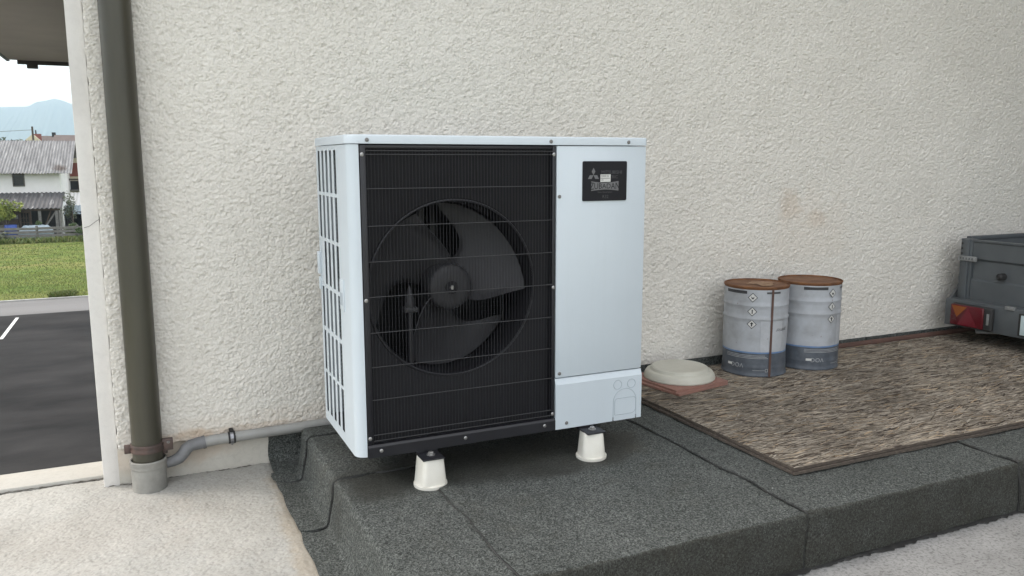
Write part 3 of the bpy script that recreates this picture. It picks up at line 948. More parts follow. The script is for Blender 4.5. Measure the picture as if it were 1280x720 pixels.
# coil behind the side slots and behind the fan
mb = MB()
mb.box((.060, .13, UZ + .02), (.075, UD - .02, UZ + UH - .012))
mb.box((.075, UD - .035, UZ + .02), (SPL - .01, UD - .02, UZ + UH - .012))
coil = mb.build('coil', 'fin', hp, smooth=0)
mb = MB()
for i in range(62):
    z = UZ + .03 + i * .0152
    mb.box((.076, UD - .0385, z), (SPL - .012, UD - .0352, z + .005))
    mb.box((.0565, .135, z), (.0598, UD - .03, z + .005))
for i in range(46):
    x = .078 + i * .0132
    mb.box((x, UD - .0415, UZ + .03), (x + .003, UD - .0387, UZ + UH - .02))
tag(mb.build('coil_fins', 'fin', coil, smooth=0), kind='stuff')
mb = MB().box((.05, .15, UZ + .0165), (SPL - .01, UD - .04, UZ + .02))
MB().box((.004, UD - .006, UZ), (SPL, UD - .001, UZ + UH - .003)).build('rear_panel', 'white', hp, smooth=0)
MB().box((SPL - .008, .05, UZ + .017), (SPL, UD - .04, UZ + UH - .01)).build('partition', 'black', hp, smooth=0)

# black front panel with the bell mouth
FX, FZ, FR = .338, UZ + .516, .283
def front_panel():
    mb = MB()
    n = 72
    x0, x1, z0, z1 = .034, SPL, UZ + .012, UZ + UH - .003
    y = .020
    ring = [(FX + FR * math.cos(2 * math.pi * i / n), FZ + FR * math.sin(2 * math.pi * i / n)) for i in range(n)]
    outer = []
    for i in range(n):
        a = 2 * math.pi * i / n
        c, s = math.cos(a), math.sin(a)
        ks = []
        if c > 1e-6: ks.append((x1 - FX) / c)
        if c < -1e-6: ks.append((x0 - FX) / c)
        if s > 1e-6: ks.append((z1 - FZ) / s)
        if s < -1e-6: ks.append((z0 - FZ) / s)
        k = min(ks)
        outer.append((FX + k * c, FZ + k * s))
    # snap to corners
    for cx, cz in ((x0, z0), (x1, z0), (x1, z1), (x0, z1)):
        j = min(range(n), key=lambda q: (outer[q][0] - cx) ** 2 + (outer[q][1] - cz) ** 2)
        outer[j] = (cx, cz)
    vs = [(p[0], y, p[1]) for p in outer]
    prof = [(1.035, y), (1.0, y + .004), (.985, y + .014), (.975, y + .035), (.975, y + .13), (1.0, y + .15)]
    for k, yy in prof:
        vs += [(FX + (p[0] - FX) * k, yy, FZ + (p[1] - FZ) * k) for p in ring]
    fs = []
    for l in range(len(prof)):
        for i in range(n):
            j = (i + 1) % n
            fs.append((l * n + i, l * n + j, (l + 1) * n + j, (l + 1) * n + i))
    mb.add(vs, fs)
    return mb
fp = front_panel().build('front_panel', 'black_matt', hp, smooth=50)
# raised rim round the opening
mb = MB().tube([(FX + FR * 1.005 * math.cos(a), .0195, FZ + FR * 1.005 * math.sin(a)) for a in np.linspace(0, 2 * math.pi, 73)], .004, 8, caps=False)
mb.build('bell_mouth_rim', 'black', fp)

# fan: hub, three pitched blades, shaft nut
fan = MB().lathe([(.0, .0425), (.05, .0425), (.066, .045), (.074, .052), (.077, .065), (.077, .13)], (FX, 0, FZ), 40, 'y', caps=False).build('fan', 'blade', hp, smooth=50)
def fan_blade(a0, sweep=R(96)):
    mb = MB()
    n, m = 26, 14
    G = np.zeros((n, m, 3))
    for i in range(n):
        t = i / (n - 1)
        for j in range(m):
            q = j / (m - 1)
            r = .070 + (.268 - .070) * q
            # trailing edge waves outwards, tips lead the root
            a = a0 + R(100 - 14 * q) * (t - .5) + R(26) * q ** 1.3
            if t > .85: a -= R(10) * (t - .85) / .15 * math.sin(q * math.pi * 1.6)
            if t < .15: a += R(9) * (.15 - t) / .15 * math.sin(q * math.pi)
            y = .052 + .115 * t + .012 * math.sin(t * math.pi)
            G[i, j] = (FX + r * math.cos(a), y, FZ + r * math.sin(a))
    mb.slab(G, .003)
    return mb
for a in (12, 132, 252):
    fan_blade(R(a)).build('blade', 'blade', fan, smooth=60)
MB().lathe([(.0, .034), (.006, .034), (.0075, .037), (.0075, .0424)], (FX, 0, FZ), 12, 'y', caps=False).build('shaft_nut', 'screw', fan)
MB().lathe([(.022, .040), (.022, .0424)], (FX, 0, FZ), 24, 'y').build('hub_washer', 'black_matt', fan)
# motor and its stand behind the blades, seen through the opening
mt = MB().lathe([(.0, .19), (.055, .19), (.06, .20), (.06, .28), (.0, .28)], (FX, 0, FZ), 24, 'y', caps=False).build('motor', 'black', hp)
mb = MB().box((FX - .03, .282, UZ + .02), (FX - .012, .30, UZ + UH - .01)); mb.box((FX + .012, .282, UZ + .02), (FX + .03, .30, UZ + UH - .01))
mb.build('motor_stand', 'black', mt, smooth=0)
mb = MB().tube([(.196, .046, UZ + .25), (.196, .046, UZ + .452)], .009, 10)
sensor = mb.build('sensor_holder', 'black', hp)
MB().rbox((.174, .030, UZ + .445), (.220, .062, UZ + .462), .003).build('collar', 'blade', sensor)
MB().lathe([(.017, UZ + .462), (.016, UZ + .485), (.010, UZ + .505), (.005, UZ + .525), (.002, UZ + .53)], (.196, .046, 0), 14).build('cap', 'blade', sensor)

# wire guard
guard = MB()
gx0, gx1, gz0, gz1 = .0365, SPL - .004, UZ + .040, UZ + UH - .004
guard.rbox((gx0, -.003, gz0), (gx0 + .018, .016, gz1), .002)
guard.rbox((gx1 - .012, -.003, gz0), (gx1, .016, gz1), .002)
guard.rbox((gx0 + .018, .000, gz1 - .010), (gx1 - .012, .016, gz1), .002)
gd = guard.build('fan_guard', 'black', hp)
wv = MB().tube([(0, 0, 0), (0, 0, gz1 - gz0 - .012)], .00105, 6).mesh('guard_wire', 'wire')
nw = 58
for i in range(nw):
    x = gx0 + .024 + (gx1 - gx0 - .042) * i / (nw - 1)
    place(wv, 'guard_wire', (x, .0005, gz0 + .002), gd)
wh = MB().tube([(0, 0, 0), (gx1 - gx0 - .03, 0, 0)], .0015, 6).mesh('guard_wire', 'wire_pale')
for z in (.050, .069, .183, .288, .397, .509, .618, .727, .840, .942, .953):
    place(wh, 'guard_wire', (gx0 + .018, -.0028, UZ + z), gd)
# lower rail of the grille
mb = MB()
mb.prism([(-.006, UZ - .004), (-.006, UZ + .030), (-.001, UZ + .037), (.014, UZ + .039), (.014, UZ - .004)], 'x', .036, SPL - .001)
rail = mb.build('bottom_rail', 'black', hp, smooth=20)

# service panels on the right
svc = MB()
svc.rbox((SPL, -.001, UZ + .1795), (UW, .0125, UZ + UH - .002), .004).build('service_panel', 'white', hp)
low = MB()
low.prism([(-.006, UZ - .004), (-.006, UZ + .156), (-.0045, UZ + .1585), (.0025, UZ + .1765), (.0125, UZ + .1765), (.0125, UZ - .004)], 'x', SPL, UW)
lowp = low.build('lower_panel', 'white', hp, smooth=20)
# knock-out openings pressed into the lower panel (outline grooves)
def groove(pts, closed=True, r=.0011):
    P = [(x, -.0063, z) for x, z in pts]
    if closed: P.append(P[0])
    return MB().tube(P, r, 5, caps=not closed)
for cx, cz in ((.948, UZ + .129), (1.006, UZ + .128)):
    groove([(cx + .0165 * math.cos(a), cz + .0165 * math.sin(a)) for a in np.linspace(0, 2 * math.pi, 24, endpoint=False)]).build('knockout', 'groove', lowp)
ko = groove([(.931, UZ + .0), (.931, UZ + .066)] + [(.979 - .048 * math.cos(a), UZ + .066 + .046 * math.sin(a)) for a in np.linspace(0, math.pi, 18)] + [(1.027, UZ + .066), (1.027, UZ + .0)], False)
ko.build('knockout', 'groove', lowp)
groove([(x, z) for x, z in rrect(.937, UZ + .017, 1.0255, UZ + .078, [.003, .018, .012, .012], 6)]).build('knockout', 'groove', lowp)
for x in (.931, 1.027):
    MB().box((x - .002, -.0066, UZ - .0035), (x + .002, -.0059, UZ + .010)).build('slit', 'print_dark', lowp, smooth=0)

# screws: one mesh shared
def screw_mesh(mat, r=.0062):
    mb = MB().lathe([(.0, -.0032), (r * .62, -.003), (r, -.0016), (r, .0)], (0, 0, 0), 12, 'y', caps=False)
    mb.box((-r * .55, -.0036, -.0008), (r * .55, -.0031, .0008)); mb.box((-.0008, -.00362, -r * .55), (.0008, -.00312, r * .55))
    return mb.mesh('screw', mat)
s1, s2 = screw_mesh('screw'), screw_mesh('screw_dark')
for x, z in ((.043, .942), (.687, .943), (.043, .500), (.687, .499), (.043, .060), (.687, .055)):
    place(s1, 'screw', (x, -.0032, UZ + z), hp)
for x in (.077, .362, .655):
    place(s1, 'screw', (x, -.0062, UZ + .017), hp)
for x, z in ((.709, .804), (.714, .195)):
    place(s2, 'screw', (x, -.0012, UZ + z), hp)
place(s2, 'screw', (.741, -.0062, UZ + .016), hp)
for x in (.059, .675, .975):
    place(s2, 'screw', (x, -.0042, UZ + .985), hp)

# nameplate
NX, NZ = .883, UZ + .854
mb = MB()
mb.prism([(x + NX, z + NZ) for x, z in rrect(-.087, -.067, .087, .067, [.005] * 4, 5)], 'y', -.0045, -.0008)
npl = mb.build('nameplate', 'plate', hp, smooth=30)
py = -.0049
# three-diamond emblem
lx, lz, s = NX - .046, NZ + .024, .0250
mb = MB()
for a in (90, 210, 330):
    u = Vector((math.cos(R(a)), math.sin(R(a)))); v = Vector((-u.y, u.x))
    pts = [u * 0.0, u * s * .5 + v * s * .29, u * s, u * s * .5 - v * s * .29]
    pts = [(lx + p.x, py, lz - .004 + p.y) for p in pts]
    mb.add(pts, [(0, 1, 2, 3)])
mb.build('emblem', 'print_grey', npl, smooth=0, fix=False)
text_front('MITSUBISHI', .0165, NX + .026, py, NZ + .029, 1.0).build('lettering', 'print_dim', npl, smooth=0, fix=False)
text_front('ELECTRIC', .0150, NX + .018, py, NZ + .0135, 1.0).build('lettering', 'print_dim', npl, smooth=0, fix=False)
# flared emblem panel with the model lettering
fl = [(x / 12 * .054 - .0, 0) for x in range(-12, 13)]
def fy(x): return .0125 + .0055 * (abs(x) / .054) ** 1.5
top = [(x, fy(x)) for x, _ in fl]; bot = [(x, -fy(x) * .82) for x, _ in fl][::-1]
mb = MB()
n_ = len(top)
mb.add([(NX + x, py, NZ - .0185 + z) for x, z in top] + [(NX + x, py, NZ - .0185 + z) for x, z in bot[::-1]], [(i, i + 1, n_ + i + 1, n_ + i) for i in range(n_ - 1)])
mb.build('emblem_panel', 'print_grey', npl, smooth=0, fix=False)
text_front('ZUBADAN', .0255, NX, py - .0003, NZ - .0180, .98, lambda x, z: z * (.85 + .5 * abs(x) / .05)).build('lettering', 'plate', npl, smooth=0, fix=False)
text_front('New Generation', .0085, NX, py, NZ - .0375, 1.0).build('lettering', 'print_dim', npl, smooth=0, fix=False)
text_front('R32', .0155, NX + .002, py, NZ - .0535, 1.0).build('lettering', 'print_dim', npl, smooth=0, fix=False)
st = MB().box((NX - .0185, py - .0004, NZ - .003), (NX + .0215, py + .0002, NZ + .0225)).build('sticker', 'sticker', npl, smooth=0)
text_front('MADE IN', .0075, NX - .001, py - .0008, NZ + .0165, 1.0).build('lettering', 'print_dark', st, smooth=0, fix=False)
MB().box((NX - .0175, py - .0007, NZ + .0085), (NX + .0185, py - .0005, NZ + .0098)).build('rule', 'print_dark', st, smooth=0)
text_front('UK', .0075, NX - .011, py - .0008, NZ + .0035, 1.0).build('lettering', 'print_dark', st, smooth=0, fix=False)

# mounting legs and bolts
for i, (fx_, fy_) in enumerate(((.229, -.032), (.826, -.034), (.229, .494), (.826, .494))):
    sgn = 1 if fy_ < .2 else -1
    y0, y1 = (fy_ - .040, .06) if sgn > 0 else (.40, fy_ + .040)
    mb = MB().rbox((fx_ - .036, y0, UZ - .0165), (fx_ + .036, y1, UZ - .0115), .0015)
    mb.rbox((fx_ - .035, (fy_ + .028) if sgn > 0 else fy_ - .033, UZ - .012), (fx_ + .035, (fy_ + .033) if sgn > 0 else fy_ - .028, UZ - .0035), .001)
    leg = mb.build('mounting_leg', 'black', hp)
    bolt = MB().lathe([(.015, UZ - .0113), (.015, UZ - .0090), (.0095, UZ - .0088), (.0095, UZ - .003), (.007, UZ - .001), (.0, UZ - .001)], (fx_ + .003, fy_, 0), 6).build('bolt', 'screw', leg, smooth=20)

# white plastic feet under the legs
foot_names = ('white plastic foot under the front left of the heat pump, beside the slotted side',
              'white plastic foot under the front right of the heat pump, below the service panel',
              'white plastic foot under the rear left of the heat pump, nearest the drain pipe',
              'white plastic foot under the rear right of the heat pump, nearest the cream lid')
def foot_mesh():
    mb = MB()
    n = 32
    zt = UZ - .0168 - PLAT - .001
    def ring(r, z, sq):
        out = []
        for i in range(n):
            a = 2 * math.pi * (i + .5) / n
            c, s_ = math.cos(a), math.sin(a)
            k = 1 / max(abs(c), abs(s_)) if sq else 1
            k = 1 + (min(k, 1.30) - 1) * sq
            out.append((r * k * c, r * k * s_, z))
        return out
    lv = [(.0535, 0, 0), (.0545, .003, 0), (.0545, .010, 0), (.050, .0115, 0), (.0465, .012, .5), (.0345, zt - .004, 1), (.0330, zt, 1)]
    vs = []
    for r, z, q in lv: vs += ring(r, z, q)
    fs = [(l * n + i, l * n + (i + 1) % n, (l + 1) * n + (i + 1) % n, (l + 1) * n + i) for l in range(len(lv) - 1) for i in range(n)]
    fs += [tuple(range(n))[::-1], tuple((len(lv) - 1) * n + i for i in range(n))]
    mb.add(vs, fs)
    return mb.mesh('support_foot', 'plastic_white', 40)
fm = foot_mesh()
for (fx_, fy_), lab, rz in zip(((.229, -.032), (.826, -.034), (.229, .494), (.826, .494)), foot_names, (6, -14, 3, 10)):
    o = place(fm, 'support_foot', (fx_, fy_, PLAT + .003))
    o.rotation_euler.z = R(rz)
    tag(o, lab, 'foot', 'plastic feet under the heat pump')

# ================================================================== DOWNPIPE, DRAIN PIPE
dpx, dpy, dpr = -.600, .768, .0525
dp = thing('downpipe', (dpx, dpy, 0), 'dark olive rain downpipe standing in a grey socket at the wall corner', 'downpipe')
MB().lathe([(dpr, .105), (dpr, 3.25)], (dpx, dpy, 0), 40).build('pipe', 'pipe_dark', dp)
mb = MB().lathe([(.0595, .0), (.0605, .088), (.0620, .090), (.0625, .097), (.0618, .101), (.0632, .104), (.0640, .118), (.062, .121), (.058, .121), (.0565, .112), (.0565, .08)], (dpx, dpy, .004), 40, caps=False)
mb.build('socket', 'pvc_old', dp)
mb = MB().lathe([(dpr + .0005, .156), (dpr + .005, .157), (dpr + .0065, .164), (dpr + .0045, .170), (dpr + .0045, .174), (dpr + .0065, .180), (dpr + .005, .186), (dpr + .0005, .187)], (dpx, dpy, 0), 40, caps=False)
cl = mb.build('clamp', 'clamp', dp)
MB().rbox((dpx + .050, dpy - .018, .150), (dpx + .088, dpy + .004, .194), .003).build('clamp_lug', 'clamp', cl)
MB().rbox((dpx - .078, dpy - .012, .154), (dpx - .052, dpy + .006, .186), .003).build('clamp_lug', 'clamp', cl)
MB().lathe([(.0, -.022), (.005, -.022), (.006, -.018)], (dpx + .072, dpy, .182), 10, 'y', caps=False).build('clamp_bolt', 'screw_dark', cl)
MB().rbox((dpx + .045, dpy - .010, .135), (dpx + .068, dpy + .020, .160), .004).build('clamp_lug', 'clamp', cl)

drain = thing('drain_pipe', (-.2, .805, .12), 'grey plastic drain pipe running along the wall foot from the downpipe behind the heat pump', 'pipe')
dy_ = .806
path = [(-.35, dy_, .148)] + [(x, dy_, .148 + (x + .35) * .016) for x in (-.2, 0.0, .25, .6)]
MB().tube(path, .0205, 20).build('pipe', 'pvc', drain)
MB().tube([(-.405, dy_ - .001, .144), (-.35, dy_, .1483)], .0208, 20).build('coupling', 'pvc', drain)
el = [(-.405, dy_ - .001, .1445), (-.425, dy_ - .002, .1435), (-.449, dy_ - .005, .140), (-.466, dy_ - .009, .131), (-.480, dy_ - .013, .113), (-.494, dy_ - .017, .101), (-.515, dy_ - .020, .094), (-.540, dy_ - .021, .090)]
MB().tube(el, [.0235, .0238, .0228, .0240, .0225, .0228, .021, .019], 18).build('rubber_elbow', 'pvc_blue', drain, smooth=60)
MB().tube([(-.408, dy_ - .001, .1440), (-.396, dy_ - .001, .1455)], .0256, 18).build('elbow_lip', 'pvc_blue', drain)
cl2 = MB().tube([(-.313, dy_, .1482), (-.287, dy_, .1488)], .0235, 22).build('clamp', 'rubber', drain)
MB().tube([(-.306, dy_, .1484), (-.294, dy_, .1486)], .0252, 22).build('clamp_band', 'band', cl2)
MB().rbox((-.308, dy_ - .008, .172), (-.292, dy_ + .030, .180), .002).build('clamp_lug', 'rubber', cl2)
MB().lathe([(.004, .118), (.004, .127)], (-.300, dy_, 0), 8).build('clamp_bolt', 'screw', cl2)

# ================================================================== BOARDS ON THE PLATFORM
def board(x0, x1, y0, y1, z0, z1, seed, label, name='strand_board'):
    g = np.random.default_rng(seed)
    n = 90
    def side(a, b, amp):
        t = np.linspace(0, 1, n, endpoint=False)
        w = np.convolve(g.standard_normal(n + 4), np.ones(5) / 5, 'valid')[:n] * amp
        d = np.array(b) - np.array(a); nrm = np.array([-d[1], d[0]]) / np.linalg.norm(d)
        w[0] = 0
        return [tuple(np.array(a) + d * tt + nrm * ww) for tt, ww in zip(t, w)]
    out = side((x0, y0), (x1, y0), .003) + side((x1, y0), (x1, y1), .003) + side((x1, y1), (x0, y1), .003) + side((x0, y1), (x0, y0), .003)
    mb = MB().prism(out, 'z', z0, z1)
    o = mb.build(name, 'board_edge', smooth=0)
    return tag(o, label, 'board')
lowb = board(1.344, 4.02, -.474, .762, PLAT + .006, PLAT + .0155, 51, 'lower weathered strand board peeping out under the upper one on the felt platform')
upb = board(1.350, 4.00, -.468, .758, PLAT + .0182, PLAT + .0272, 52, 'upper weathered brown strand board carrying the two drums and the cream lid')
# strands pressed into its face: thousands, lying mostly along the board
BT = PLAT + .0272
g = np.random.default_rng(77)
n = 20000
cx = g.uniform(1.345, 3.99, n); cy = g.uniform(-.468, .757, n)
an = g.normal(0, .22, n); ln = g.uniform(.03, .13, n) * .5; wd = g.uniform(.0022, .0075, n) * .5
zz = BT + g.uniform(.0002, .0012, n)
tilt = g.normal(0, .008, n)
V = np.zeros((n, 6, 3))
for k, (a, b) in enumerate(((-1, -.5), (-.2, -1), (1, -.6), (.9, .7), (.1, 1), (-.85, .8))):
    lx_ = a * ln; ly_ = b * wd * (1 + g.normal(0, .15, n))
    V[:, k, 0] = cx + lx_ * np.cos(an) - ly_ * np.sin(an)
    V[:, k, 1] = cy + lx_ * np.sin(an) + ly_ * np.cos(an)
    V[:, k, 2] = np.maximum(zz + lx_ * tilt + ly_ * g.normal(0, .1, n), BT + .0002)
V[:, :, 0] = np.clip(V[:, :, 0], 1.3505, 3.9995); V[:, :, 1] = np.clip(V[:, :, 1], -.4675, .7575)
me = bpy.data.meshes.new('strands')
off = np.array(WL[upb.name])
me.from_pydata((V - off).reshape(-1, 3).tolist(), [], [tuple(range(6 * i, 6 * i + 6)) for i in range(n)])
me.materials.append(MT['flake'])
so = place(me, 'strands', WL[upb.name], upb)
so['kind'] = 'stuff'

# rusty bar along the wall foot
mb = MB().tube([(2.50, .790, PLAT + .024), (3.2, .791, PLAT + .025), (4.25, .792, PLAT + .025)], .0200, 12)
tag(mb.build('steel_bar', 'bar'), 'dark rust-brown round bar lying along the wall foot behind the drums', 'bar')

# terracotta tiles and cream lid
def tile(cx, cy, half, rot, z0, z1, label):
    mb = MB()
    pts = []
    for x, y in rrect(-half, -half, half, half, [.004] * 4, 3):
        c, s_ = math.cos(rot), math.sin(rot)
        pts.append((cx + x * c - y * s_, cy + x * s_ + y * c))
    mb.prism(pts, 'z', z0, z1)
    return tag(mb.build('clay_tile', 'tile', smooth=20), label, 'tile', 'clay tiles under the cream lid')
TZ = BT + .0024
tile(1.628, .560, .160, R(11), TZ, TZ + .0095, 'lower reddish clay tile lying on the strand board under the cream lid')
tile(1.640, .572, .158, R(7), TZ + .0098, TZ + .019, 'upper reddish clay tile directly under the cream lid')
LZ = TZ + .0193
mb = MB().lathe([(.158, 0), (.162, .001), (.163, .006), (.158, .022), (.150, .033), (.147, .0345), (.139, .0350), (.135, .037), (.129, .048), (.122, .0515), (.115, .0510), (.10, .0495), (.05, .0485), (.0, .0485)], (1.655, .585, LZ), 56, caps=False)
lidobj = mb.build('tub_cover', 'cream', smooth=28)
tag(lidobj, 'round cream plastic tub cover lying on clay tiles beside the heat pump', 'tub cover')

# ================================================================== DRUMS
def drum(cx, cy, rot, label, seam, lid_pale):
    H, r = .428, .1495
    z0 = BT + .0024
    t = thing('metal_drum', (cx, cy, z0), label, 'drum', 'metal drums on the strand board')
    gd_ = np.random.default_rng(int(cx * 1000))
    dents = [(gd_.uniform(0, 6.28), gd_.uniform(.06, .40), gd_.uniform(.12, .3), gd_.uniform(.02, .05), gd_.uniform(.0015, .004)) for _ in range(22)]
    def sec(prof, mat, name, par=t):
        pts = [(a, z0 + b) for a, b in prof]
        fine = [pts[0]]
        for p_, q_ in zip(pts, pts[1:]):
            k_ = max(1, int(abs(q_[1] - p_[1]) / .014))
            fine += [(p_[0] + (q_[0] - p_[0]) * i / k_, p_[1] + (q_[1] - p_[1]) * i / k_) for i in range(1, k_ + 1)]
        mb = MB().lathe(fine, (cx, cy, 0), 72, caps=False)
        if mat.startswith('can'):
            for i, (x, y, z) in enumerate(mb.v):
                a = math.atan2(y - cy, x - cx); d_ = 0
                for da, dz_, wa, wz, dp_ in dents:
                    da_ = (a - da + math.pi) % (2 * math.pi) - math.pi
                    d_ += dp_ * math.exp(-(da_ / wa) ** 2 - ((z - z0 - dz_) / wz) ** 2)
                if 0.012 < z - z0 < H - .02: mb.v[i] = (cx + (x - cx) * (1 - d_ / r), cy + (y - cy) * (1 - d_ / r), z)
        return mb.build(name, mat, par, smooth=40)
    sec([(.146, .0), (.1515, .001), (.1520, .006), (.1495, .009), (.1490, .040), (.1500, .044), (.1490, .048), (r, .112)], 'can_grey', 'grey_band')
    sec([(r, .112), (r, .119)], 'can_blue', 'blue_line')
    body = sec([(r, .119), (r, .268), (.1525, .274), (.1525, .278), (r, .284), (r, .330), (.1525, .336), (.1525, .340), (r, .346), (r, H - .014)], 'can_white', 'body')
    rim = sec([(r, H - .014), (r + .0005, H - .009), (r + .0030, H - .008), (r + .0036, H - .003), (r + .0015, H), (r - .002, H), (r - .004, H - .006)], 'rust', 'rim')
    ld = sec([(r - .004, H - .006), (r - .012, H - .008), (.10, H - .0065), (.05, H - .0075), (.0, H - .007)], 'rust_lid', 'rusty_bottom')
    if lid_pale:
        g = np.random.default_rng(3)
        pts = [(cx + .02 + (.062 + .016 * math.sin(3 * a + 1) + .01 * math.sin(5 * a) + g.normal(0, .003)) * math.cos(a), cy - .01 + (.07 + .014 * math.sin(2 * a) + g.normal(0, .003)) * math.sin(a)) for a in np.linspace(0, 2 * math.pi, 40, endpoint=False)]
        m_ = MB().add([(x, y, z0 + H - .0040) for x, y in pts], [tuple(range(40))])
        m_.build('bare_patch', 'rust_pale', ld, smooth=0, fix=False)
    rp = r + .0006
    # pale printed panel, pictograms, text: the drum stands on its head, so the print is upside down
    a0 = rot
    cyl_patch(cx, cy, rp, a0 + .28, a0 + 1.05, z0 + .120, z0 + .266, 10).build('printed_panel', 'can_panel', body, smooth=60, fix=False)
    cyl_patch(cx, cy, rp, a0 - .95, a0 - .18, z0 + H - .034, z0 + H - .020, 10).build('print_bar', 'print_dark', body, smooth=60, fix=False)
    cyl_patch(cx, cy, rp, a0 + .42, a0 + .9, z0 + H - .032, z0 + H - .023, 10).build('print_bar', 'print_dim', body, smooth=60, fix=False)
    for k, (hz, sym) in enumerate(((.378, 'v'), (.312, 'i'), (.252, 't'))):
        def dia(s_, rr, mat, nm, par):
            mb = MB()
            pts = [(0, s_), (s_, 0), (0, -s_), (-s_, 0)]
            mb.add([(cx + rr * math.cos(a0 + u / r), cy + rr * math.sin(a0 + u / r), z0 + hz + v) for u, v in pts], [(0, 1, 2, 3)])
            return mb.build(nm, mat, par, smooth=0, fix=False)
        dm = dia(.0225, rp + .0006, 'print_dark', 'pictogram', body)
        dia(.0185, rp + .0011, 'sticker', 'pictogram_field', dm)
        mb = MB()
        rr = rp + .0018
        shp = {'v': [(-.008, .006), (0, -.001), (.008, .006), (.004, -.007), (-.004, -.007)], 'i': [(-.0022, -.010), (.0022, -.010), (.003, .009), (-.003, .009)],
               't': [(-.009, .001), (0, .011), (.009, .001), (.003, .001), (.003, -.010), (-.003, -.010), (-.003, .001)]}[sym]
        mb.add([(cx + rr * math.cos(a0 + u / r), cy + rr * math.sin(a0 + u / r), z0 + hz + v) for u, v in shp], [tuple(range(len(shp)))])
        mb.build('pictogram_symbol', 'print_dark', dm, smooth=0, fix=False)
    gb = bpy.data.objects[[c for c in WL if c.startswith('grey_band')][-1]]
    text_cyl('VOC', .030, cx, cy, rp, a0 - .42, z0 + .052).build('lettering', 'print_light', gb, smooth=0, fix=False)
    cyl_patch(cx, cy, rp, a0 - .78, a0 - .60, z0 + .047, z0 + .058, 6).build('print_bar', 'sticker', gb, smooth=60, fix=False)
    cyl_patch(cx, cy, rp, a0 + .08, a0 + .46, z0 + .0305, z0 + .0325, 8).build('print_bar', 'print_light', gb, smooth=60, fix=False)
    for a_, b_, c_, d_ in ((.47, .56, .024, .026), (.47, .56, .037, .039), (.47, .485, .026, .037), (.545, .56, .026, .037)):
        cyl_patch(cx, cy, rp, a0 + a_, a0 + b_, z0 + c_, z0 + d_, 3).build('print_bar', 'print_light', gb, smooth=60, fix=False)
    for k in range(3):
        cyl_patch(cx, cy, rp, a0 - .85, a0 + .55 - .05 * k, z0 + .088 + k * .0065, z0 + .0905 + k * .0065, 10).build('print_bar', 'print_light', gb, smooth=60, fix=False)
    text_cyl('primer', .026, cx, cy, rp, a0 + 1.02, z0 + .222).build('lettering', 'print_dark', body, smooth=0, fix=False)
    if seam:
        cyl_patch(cx, cy, rp + .0022, a0 + .575, a0 + .65, z0 + .001, z0 + H - .010, 3).build('rusty_seam', 'bar', body, smooth=60, fix=False)
    # small rust nicks
    g = np.random.default_rng(int(cx * 100))
    for k in range(9):
        a = a0 + g.uniform(-.9, 1.0); h_ = g.uniform(.06, .38); w_ = g.uniform(.006, .02)
        cyl_patch(cx, cy, rp + .0006, a, a + w_, z0 + h_, z0 + h_ + g.uniform(.002, .005), 2).build('rust_nick', 'rust', body, smooth=0, fix=False)
    return t
def face(cx, cy): return math.atan2(-2.4061 - cy, -.5677 - cx)
d1 = (2.106, .602); d2 = (2.432, .590)
drum(*d1, face(*d1) - .10, 'front pale grey metal drum, upside down, with a brown rusty seam down its side', True, True)
drum(*d2, face(*d2) + .78, 'rear pale grey metal drum, upside down, evenly rusty on top, partly hidden by its neighbour', False, False)

# ================================================================== TRAILER
tr = thing('box_trailer', (4.9, .08, 0), 'dark grey box trailer with red tail lamp parked against the wall', 'trailer')
TX, TY1, TY0, TZ0, TZ1 = 3.67, .70, -.56, .40, .775
# tailgate: pressed sheet with a deep fold
prof = [(0, TZ0), (0, .545), (.012, .555), (.012, .655), (-.002, .668), (-.002, .757), (-.010, .765), (-.010, TZ1 - .002), (.020, TZ1 - .002), (.020, TZ1 - .010), (.010, TZ1 - .02), (.018, .66), (.026, .55), (.018, .54), (.018, TZ0)]
mb = MB().prism([(y, z) for y, z in [(0, 0)]], 'x', 0, 0) if False else MB()
n = len(prof)
mb.add([(TX + x, TY1 - .075, z) for x, z in prof] + [(TX + x, TY0 + .075, z) for x, z in prof], [tuple(range(n)), tuple(range(n, 2 * n))[::-1]] + [(i, i + n, (i + 1) % n + n, (i + 1) % n) for i in range(n)])
tg = mb.build('tailgate', 'trailer', tr, smooth=20)
for yy in (TY1 - .072, TY0):
    post = MB().rbox((TX - .004, yy, TZ0 - .02), (TX + .045, yy + .072, TZ1), .004)
    post.rbox((TX - .016, yy + .014, TZ0 - .02), (TX - .003, yy + .050, TZ1 - .004), .003)
    po = post.build('corner_post', 'trailer', tr)
    if yy > 0:
        for k in range(3):
            MB().lathe([(.0, TX - .0055), (.0065, TX - .0052), (.0065, TX - .003)], (0, yy + .062, TZ1 - .028 - k * .028), 10, 'x', caps=False).build('hole', 'rubber', po)
        lt = MB().rbox((TX - .030, yy - .045, .652), (TX - .017, yy + .068, .680), .003).build('latch', 'latch', tr)
        for k in range(5):
            MB().box((TX - .0312, yy - .025 + k * .018, .660), (TX - .0299, yy - .019 + k * .018, .672)).build('latch_rib', 'trailer', lt, smooth=0)
MB().lathe([(.0, TX - .030), (.010, TX - .030), (.012, TX - .026), (.019, TX - .022), (.020, TX + .012)], (0, .445, .585), 20, 'x', caps=False).build('rubber_stop', 'rubber', tg)
